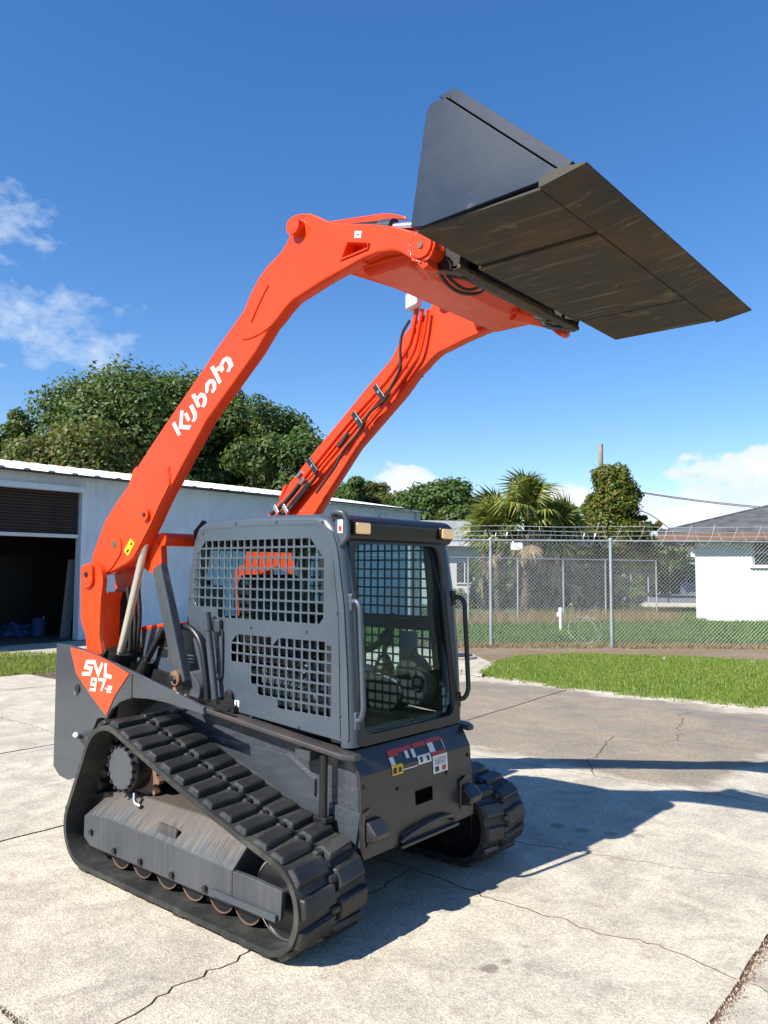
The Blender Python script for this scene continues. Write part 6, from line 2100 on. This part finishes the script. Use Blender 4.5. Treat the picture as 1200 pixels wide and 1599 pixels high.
    MB().cyl((x, s * 0.720, z_), (x, s * 0.724, z_), 0.015, n=10).out('pin_hole', M['black'], arm, smooth=40)
    boss = fillet(pts([(163, 850), (168, 838), (178, 834), (188, 839), (191, 851), (190, 864), (178, 884), (168, 895), (160, 890)], -0.70), 0.02, 3)
    plate('boss_plate', [boss], s * 0.704, 0.010, M['orange'], arm, bevel=0.003)
    x, z_ = at(178, 850, -0.71)
    MB().cyl((x, s * 0.7085, z_), (x, s * 0.712, z_), 0.026, n=16).out('boss_hole', M['rust'], arm, smooth=40)
    # orange ear for the control link, inside the arm
    ear = fillet(pts([(236, 826), (253, 846), (255, 886), (248, 898), (238, 895), (222, 884)], -0.60), 0.03, 3)
    MB().prism(ear, 'y', s * 0.565, s * 0.612).out('link_ear', M['orange'], arm, bevel=0.004)
    x, z_ = at(243, 886, -0.62)
    MB().cyl((x, s * 0.56, z_), (x, s * 0.625, z_), 0.03, n=16).out('ear_pin', M['orange'], arm, smooth=40)
    # guard over the tilt cylinder, on the inner side of the elbow
    gpoly = pts([(512, 346), (560, 339), (600, 333), (616, 334), (633, 338), (636, 342), (610, 343), (580, 350), (512, 352)], -0.53)
    MB().prism(gpoly, 'y', s * 0.52, s * 0.535).out('cylinder_guard', M['orange'], arm, bevel=0.003)
    if s < 0:
        # lettering
        for lp_ in ([(-0.432, 2.657), (-0.405, 2.670), (-0.338, 2.585), (-0.364, 2.578)],
                    [(-0.349, 2.729), (-0.319, 2.728), (-0.327, 2.641), (-0.238, 2.629), (-0.257, 2.605), (-0.360, 2.621)],
                    [(-0.311, 2.704), (-0.285, 2.711), (-0.249, 2.664), (-0.275, 2.655)],
                    [(-0.262, 2.745), (-0.233, 2.754), (-0.188, 2.697), (-0.185, 2.671), (-0.205, 2.648), (-0.236, 2.649), (-0.221, 2.668), (-0.223, 2.690)],
                    [(-0.245, 2.810), (-0.211, 2.815), (-0.153, 2.732), (-0.182, 2.727)],
                    [(-0.199, 2.786), (-0.155, 2.812), (-0.115, 2.800), (-0.096, 2.769), (-0.099, 2.738), (-0.122, 2.720), (-0.147, 2.730), (-0.128, 2.751), (-0.134, 2.780), (-0.151, 2.787), (-0.186, 2.766)],
                    [(-0.112, 2.815), (-0.112, 2.856), (-0.078, 2.879), (-0.043, 2.876), (-0.015, 2.851), (-0.012, 2.816), (-0.040, 2.792), (-0.060, 2.805), (-0.041, 2.824), (-0.047, 2.850), (-0.062, 2.857), (-0.084, 2.839), (-0.082, 2.817), (-0.095, 2.799), (-0.108, 2.805)],
                    [(-0.070, 2.947), (-0.041, 2.955), (-0.024, 2.931), (0.003, 2.945), (0.014, 2.919), (-0.010, 2.914), (0.037, 2.849), (0.012, 2.838)],
                    [(0.019, 2.914), (0.015, 2.952), (0.045, 2.981), (0.083, 2.987), (0.112, 2.973), (0.139, 2.926), (0.118, 2.914), (0.105, 2.894), (0.076, 2.902), (0.099, 2.923), (0.084, 2.956), (0.065, 2.965), (0.042, 2.944), (0.057, 2.920), (0.038, 2.902)]):
            plate('letter', [lp_], -0.6915, 0.003, M['white'], arm)
        plate('yellow_label', [[(-0.828, 1.973), (-0.779, 1.942), (-0.852, 1.862), (-0.899, 1.896)]], -0.7015, 0.003, M['yellow'], arm)
        plate('label_print', [[(-0.815, 1.948), (-0.803, 1.940), (-0.815, 1.926), (-0.828, 1.936)]], -0.7035, 0.002, M['black'], arm)
        plate('label_print', [[(-0.850, 1.908), (-0.838, 1.900), (-0.858, 1.880), (-0.870, 1.892)]], -0.7035, 0.002, M['black'], arm)
        plate('sticker', [[(1.052, 3.451), (1.095, 3.438), (1.091, 3.405), (1.048, 3.417)]], -0.6915, 0.003, M['white'], arm)
        plate('label_print', [[(1.068, 3.432), (1.080, 3.428), (1.079, 3.421), (1.067, 3.425)]], -0.6935, 0.002, M['black'], arm)
    # tilt cylinder: barrel, rod
    x0, z0_ = at(460, 353, -0.60)
    tc = MB().cyl((0.64, s * 0.565, 3.585), (1.12, s * 0.565, 3.485), 0.042, n=20).out('tilt_cylinder', M['dark'], LD, smooth=40)
    MB().cyl((1.12, s * 0.565, 3.485), (1.20, s * 0.565, 3.468), 0.047, n=20).out('gland', M['grey'], tc, smooth=40)
    MB().cyl((1.20, s * 0.565, 3.468), (1.52, s * 0.565, 3.40), 0.026, n=16).out('rod', M['steel'], tc, smooth=40)
    MB().cyl((1.54, s * 0.52, 3.395), (1.54, s * 0.61, 3.395), 0.05, n=18).out('rod_eye', M['dark'], tc, smooth=40)
    # lift cylinder
    lc0, lc1 = Vector((-0.683, s * 0.65, 2.10)), Vector((-0.985, s * 0.65, 1.25))
    dv = (lc1 - lc0).normalized()
    low_ = lc1 + dv * 0.45
    br = MB().cyl(low_, lc1, 0.066, n=22).out('lift_cylinder', M['dark'], LD, smooth=40)
    MB().cyl(lc1 - dv * 0.004, lc1 + dv * 0.09, 0.074, n=22).out('gland', M['dark'], br, smooth=40)
    MB().cyl(lc1, lc0, 0.0245, n=18).out('rod', M['rod'], br, smooth=40)
    MB().cyl(lc0 - Vector((0, s * 0.033, 0)), lc0 + Vector((0, s * 0.033, 0)), 0.052, n=18).out('rod_eye', M['dark'], br, smooth=40)
    MB().tube(smooth_path([lc1 + Vector((-0.03, s * 0.075, 0.02)), lc1 + Vector((-0.09, s * 0.08, -0.06)), lc1 + Vector((-0.12, s * 0.07, -0.22))], 5), 0.013, 8).out('hose', M['hose'], br, smooth=60)
    for k in range(5):
        q = lc1 + Vector((-0.065 - 0.004 * k, s * 0.055, 0.0 - 0.03 * k))
        MB().cyl(q, q + Vector((0, s * 0.012, 0)), 0.012, n=6).out('gland_bolt', M['steel'], br)
    # rear link: outer cheek, box, inner cheek
    lk = fillet(pts([(126, 905), (126, 889), (134, 880), (146, 878.5), (157, 886), (161, 905), (157, 940), (155, 994), (159, 1022), (136, 1022), (133.5, 993), (126, 968)], -0.745), [0.03] * 6 + [0.01] * 6, 3)
    rl = MB().prism(lk, 'y', s * 0.712, s * 0.745).out('rear_link', M['orange'], LD, bevel=0.006)
    x, z_ = at(136, 897, -0.76)
    boss = fillet([(x - 0.075, z_ + 0.06), (x + 0.06, z_ + 0.07), (x + 0.075, z_ - 0.05), (x + 0.03, z_ - 0.09), (x - 0.07, z_ - 0.08)], 0.04, 4)
    MB().prism(boss, 'y', s * 0.745, s * 0.765).out('link_boss', M['orange'], rl, bevel=0.004)
    MB().cyl((x, s * 0.765, z_), (x, s * 0.772, z_), 0.018, n=10).out('pin_bolt', M['dark'], rl)
    bx = pts([(161, 925), (157, 940), (155, 994), (159, 1040), (136, 1040), (133.5, 993), (128, 960), (130, 925)], -0.745)
    MB().prism(bx, 'y', s * 0.60, s * 0.7115).out('link_box', M['orange'], rl, bevel=0.004)
    MB().prism([(a + 0.07, b) for a, b in lk], 'y', s * 0.505, s * 0.535).out('inner_cheek', M['orange'], rl, bevel=0.004)
    MB().prism([(a - 0.01, b) for a, b in bx], 'y', s * 0.5355, s * 0.5995).out('link_back', M['dark'], rl)
    for k in range(3):
        MB().tube(smooth_path([(-1.03 + 0.03 * k, s * (0.585 - 0.02 * k), 1.66), (-0.99 + 0.02 * k, s * (0.58 - 0.02 * k), 1.45), (-1.0, s * (0.575 - 0.02 * k), 1.2)], 4), 0.014, 8).out('hose', M['hose'], rl, smooth=60)
    # control link: folded grey strut
    p0, p1 = Vector((-0.655, s * 0.60, 1.80)), Vector((-0.375, s * 0.60, 1.10))
    d = (p1 - p0).normalized(); nn = Vector((d.z, 0, -d.x))
    cl_ = MB().hexa([p0 - nn * 0.045 + Vector((0, s * 0.028, 0)), p0 + nn * 0.045 + Vector((0, s * 0.028, 0)), p0 + nn * 0.045 - Vector((0, s * 0.028, 0)), p0 - nn * 0.045 - Vector((0, s * 0.028, 0)),
                     p1 - nn * 0.05 + Vector((0, s * 0.034, 0)), p1 + nn * 0.05 + Vector((0, s * 0.034, 0)), p1 + nn * 0.05 - Vector((0, s * 0.034, 0)), p1 - nn * 0.05 - Vector((0, s * 0.034, 0))]).out('control_link', M['grey'], LD, bevel=0.01)
    MB().tube(smooth_path([p1 + Vector((-0.02, s * 0.055, -0.02)), p1 + Vector((0.04, s * 0.06, -0.07)), p1 + Vector((0.12, s * 0.06, -0.05))], 4), 0.012, 6).out('pin_retainer', M['rust'], cl_, smooth=60)

# slender black link and hose behind the near control link
MB().tube([(-0.72, -0.52, 1.40), (-0.86, -0.56, 1.16)], 0.022, 8).out('damper', M['dark'], LD, smooth=60)
MB().tube([(-0.83, -0.545, 1.20), (-0.90, -0.565, 1.08)], 0.042, 10).out('damper_body', M['dark'], LD, smooth=60)

# rear cross tube and front cross beam
ct = MB().cyl((-0.62, -0.612, 1.965), (-0.62, 0.612, 1.965), 0.042, n=20).out('cross_tube', M['orange'], LD, smooth=40)
mb = MB()
cb = [(1.02, 3.285), (1.06, 3.245), (1.30, 3.245), (1.36, 3.30), (1.32, 3.37), (1.06, 3.37)]
beam = MB().prism(cb, 'y', -0.598, 0.598).out('cross_beam', M['orange'], LD, bevel=0.008)
for s in (-1, 1):
    MB().hexa([(0.90, s * 0.606, 3.302), (1.34, s * 0.606, 3.285), (1.345, s * 0.36, 3.250), (1.05, s * 0.36, 3.250), (0.90, s * 0.606, 3.40), (1.34, s * 0.606, 3.36), (1.33, s * 0.36, 3.36), (1.06, s * 0.36, 3.36)]).out('beam_gusset', M['orange'], beam, bevel=0.006)
    MB().cyl((1.30, s * 0.40, 3.275), (1.40, s * 0.612, 3.262), 0.05, n=18).out('beam_boss', M['orange'], beam, smooth=40)
MB().tube(smooth_path([(1.40, -0.52, 3.32), (1.42, -0.46, 3.19), (1.44, -0.34, 3.15), (1.48, -0.22, 3.18), (1.54, -0.20, 3.27)], 6), 0.009, 8).out('coupler_hose', M['hose'], beam, smooth=60)
MB().tube(smooth_path([(1.40, -0.50, 3.33), (1.43, -0.44, 3.21), (1.46, -0.30, 3.17), (1.52, -0.20, 3.24)], 6), 0.008, 8).out('coupler_hose', M['hose'], beam, smooth=60)
MB().tube(smooth_path([(1.34, -0.30, 3.37), (1.44, -0.20, 3.40), (1.52, 0.10, 3.34)], 5), 0.012, 8).out('coupler_hose', M['hose'], beam, smooth=60)
MB().cyl((1.42, -0.25, 3.31), (1.50, 0.12, 3.31), 0.02, n=10).out('lock_rod', M['steel'], beam, smooth=40)

# hydraulic lines on the inner face of the far arm
far = [o for o in LD.children if o.name.startswith('loader_arm')][-1]
yl = 0.575
def lift_line(px_, y, r_, name, mat):
    p_ = [at(u, v, y) for u, v in px_]
    return MB().tube(smooth_path([(a, y, b) for a, b in p_], 5), r_, 8).out(name, mat, far, smooth=60)


lift_line([(652, 478), (648, 500), (642, 530), (634, 548), (604, 594), (545, 660), (490, 728), (474, 748)], yl, 0.017, 'steel_line', M['orange'])
lift_line([(660, 482), (656, 505), (650, 535), (640, 560), (612, 600), (556, 668), (500, 735), (484, 753)], yl, 0.015, 'steel_line', M['orange'])
lift_line([(668, 484), (663, 520), (655, 552), (640, 575), (605, 625), (570, 668), (555, 686)], yl, 0.011, 'steel_line', M['orange'])
lift_line([(640, 500), (629, 520), (625, 545), (625, 575), (612, 602), (600, 625), (577, 645), (560, 675), (538, 702), (524, 728), (510, 748), (494, 770)], yl - 0.02, 0.010, 'hose', M['hose'])
lift_line([(474, 748), (462, 765), (445, 785), (424, 803)], yl, 0.019, 'hose', M['hose'])
lift_line([(484, 753), (470, 770), (452, 792), (440, 805)], yl, 0.019, 'hose', M['hose'])
lift_line([(496, 741), (480, 762), (462, 785), (450, 800)], yl, 0.014, 'hose', M['hose'])
lift_line([(544, 676), (534, 692), (529, 697)], yl - 0.015, 0.017, 'connector', M['hose'])
lift_line([(472, 737), (465, 745)], yl, 0.021, 'ferrule', M['steel'])
lift_line([(478, 747), (470, 755)], yl, 0.021, 'ferrule', M['steel'])
for u, v in ((591, 607), (557, 649), (487, 722)):
    a, b = at(u, v, yl)
    a2, b2 = at(u + 8, v + 12, yl)
    MB().obox(((a + a2) / 2, yl - 0.012, (b + b2) / 2), ((a2 - a) * 0.85, 0, (b2 - b) * 0.85), (0, 0.014, 0), ((b2 - b) * 0.28, 0, -(a2 - a) * 0.28)).out('pipe_clamp', M['dark'], far, bevel=0.004)
    MB().cyl(((a + a2) / 2, yl - 0.03, (b + b2) / 2), ((a + a2) / 2, yl - 0.02, (b + b2) / 2), 0.012, n=6).out('clamp_bolt', M['steel'], far)
a, b = at(646, 470, yl - 0.02)
MB().obox((a + 0.01, yl - 0.03, b), (0.05, 0, 0.01), (0, 0.035, 0), (0.0, 0, 0.055)).out('junction_block', M['trim'], far, bevel=0.018, seg=3)
a, b = at(434, 796, yl - 0.02)
for k in range(2):
    MB().obox((a + 0.10 * k, yl - 0.03, b + 0.0), (0.025, 0, -0.03), (0, 0.012, 0), (0.012, 0, 0.012)).out('hose_bracket', M['steel'], far, bevel=0.003)

# ---------------------------------------------------------------- coupler and bucket
cp = MB()
cp.box(1.565, 1.615, -0.60, 0.60, 3.152, 3.176)
cpl = cp.out('coupler', M['bucketfloor'], LD, bevel=0.006)
MB().box(1.50, 1.56, -0.58, 0.58, 3.18, 3.24).out('coupler_bar', M['dark'], cpl, bevel=0.006)
for s in (-1, 1):
    MB().prism(fillet([(1.40, 3.20), (1.60, 3.14), (1.64, 3.30), (1.66, 3.50), (1.58, 3.52), (1.44, 3.32)], 0.03), 'y', s * 0.52, s * 0.60).out('coupler_cheek', M['dark'], cpl, bevel=0.006)
    MB().prism(fillet([(1.42, 3.21), (1.60, 3.14), (1.62, 3.26), (1.46, 3.32)], 0.03), 'y', s * 0.40, s * 0.44).out('coupler_cheek', M['dark'], cpl, bevel=0.006)
bk = MB()
# shell: floor, curved back, top lip (a folded sheet across the full width)
shell_o = [(2.28, 3.205), (1.70, 3.188), (1.655, 3.205), (1.640, 3.26), (1.700, 3.62), (1.745, 3.688), (1.83, 3.700)]
th = 0.014
shell = shell_o + [(1.83, 3.686), (1.752, 3.674), (1.714, 3.615), (1.655, 3.262), (1.667, 3.217), (1.70, 3.204), (2.28, 3.221)]
bk.prism(shell, 'y', -0.985, 0.985)
bucket = bk.out('bucket', M['bucketfloor'], LD, bevel=0.002)
bucket['label'] = 'wide scuffed steel bucket held level above the cab'
MB().prism([(2.242, 3.174), (2.27, 3.178), (2.425, 3.204), (2.428, 3.209), (2.30, 3.224), (2.242, 3.2045)], 'y', -1.012, 1.012).out('cutting_edge', M['bucketfloor'], bucket)
for s in (-1, 1):
    side = [(1.642, 3.200), (1.70, 3.185), (2.36, 3.206), (2.365, 3.214), (2.30, 3.232), (1.815, 3.688), (1.745, 3.694), (1.722, 3.66)]
    MB().prism(side, 'y', s * 0.985, s * 1.0).out('side_plate', M['bucket'], bucket, bevel=0.002)
    # bent stiffener along the slanted edge, set in from the plate
    MB().prism([(1.768, 3.722), (1.815, 3.684), (2.30, 3.230), (2.345, 3.228), (2.362, 3.246), (1.848, 3.730)], 'y', s * 0.955, s * 0.980).out('edge_stiffener', M['bucket'], bucket, bevel=0.003)
    MB().tube([(1.748, s * 0.984, 3.696), (1.816, s * 0.984, 3.692), (2.302, s * 0.984, 3.234)], 0.006, 5).out('edge_shadow_gap', M['shade_black'], bucket)  # black tube painted in for the shadow gap beside the stiffener
    MB().box(1.66, 2.235, min(s * 0.985, s * 0.53), max(s * 0.985, s * 0.53), 3.176, 3.190).out('wear_plate', M['bucketfloor'], bucket, bevel=0.003)
MB().box(1.645, 2.238, -0.50, 0.50, 3.170, 3.189).out('wear_plate', M['bucketfloor'], bucket, bevel=0.003)
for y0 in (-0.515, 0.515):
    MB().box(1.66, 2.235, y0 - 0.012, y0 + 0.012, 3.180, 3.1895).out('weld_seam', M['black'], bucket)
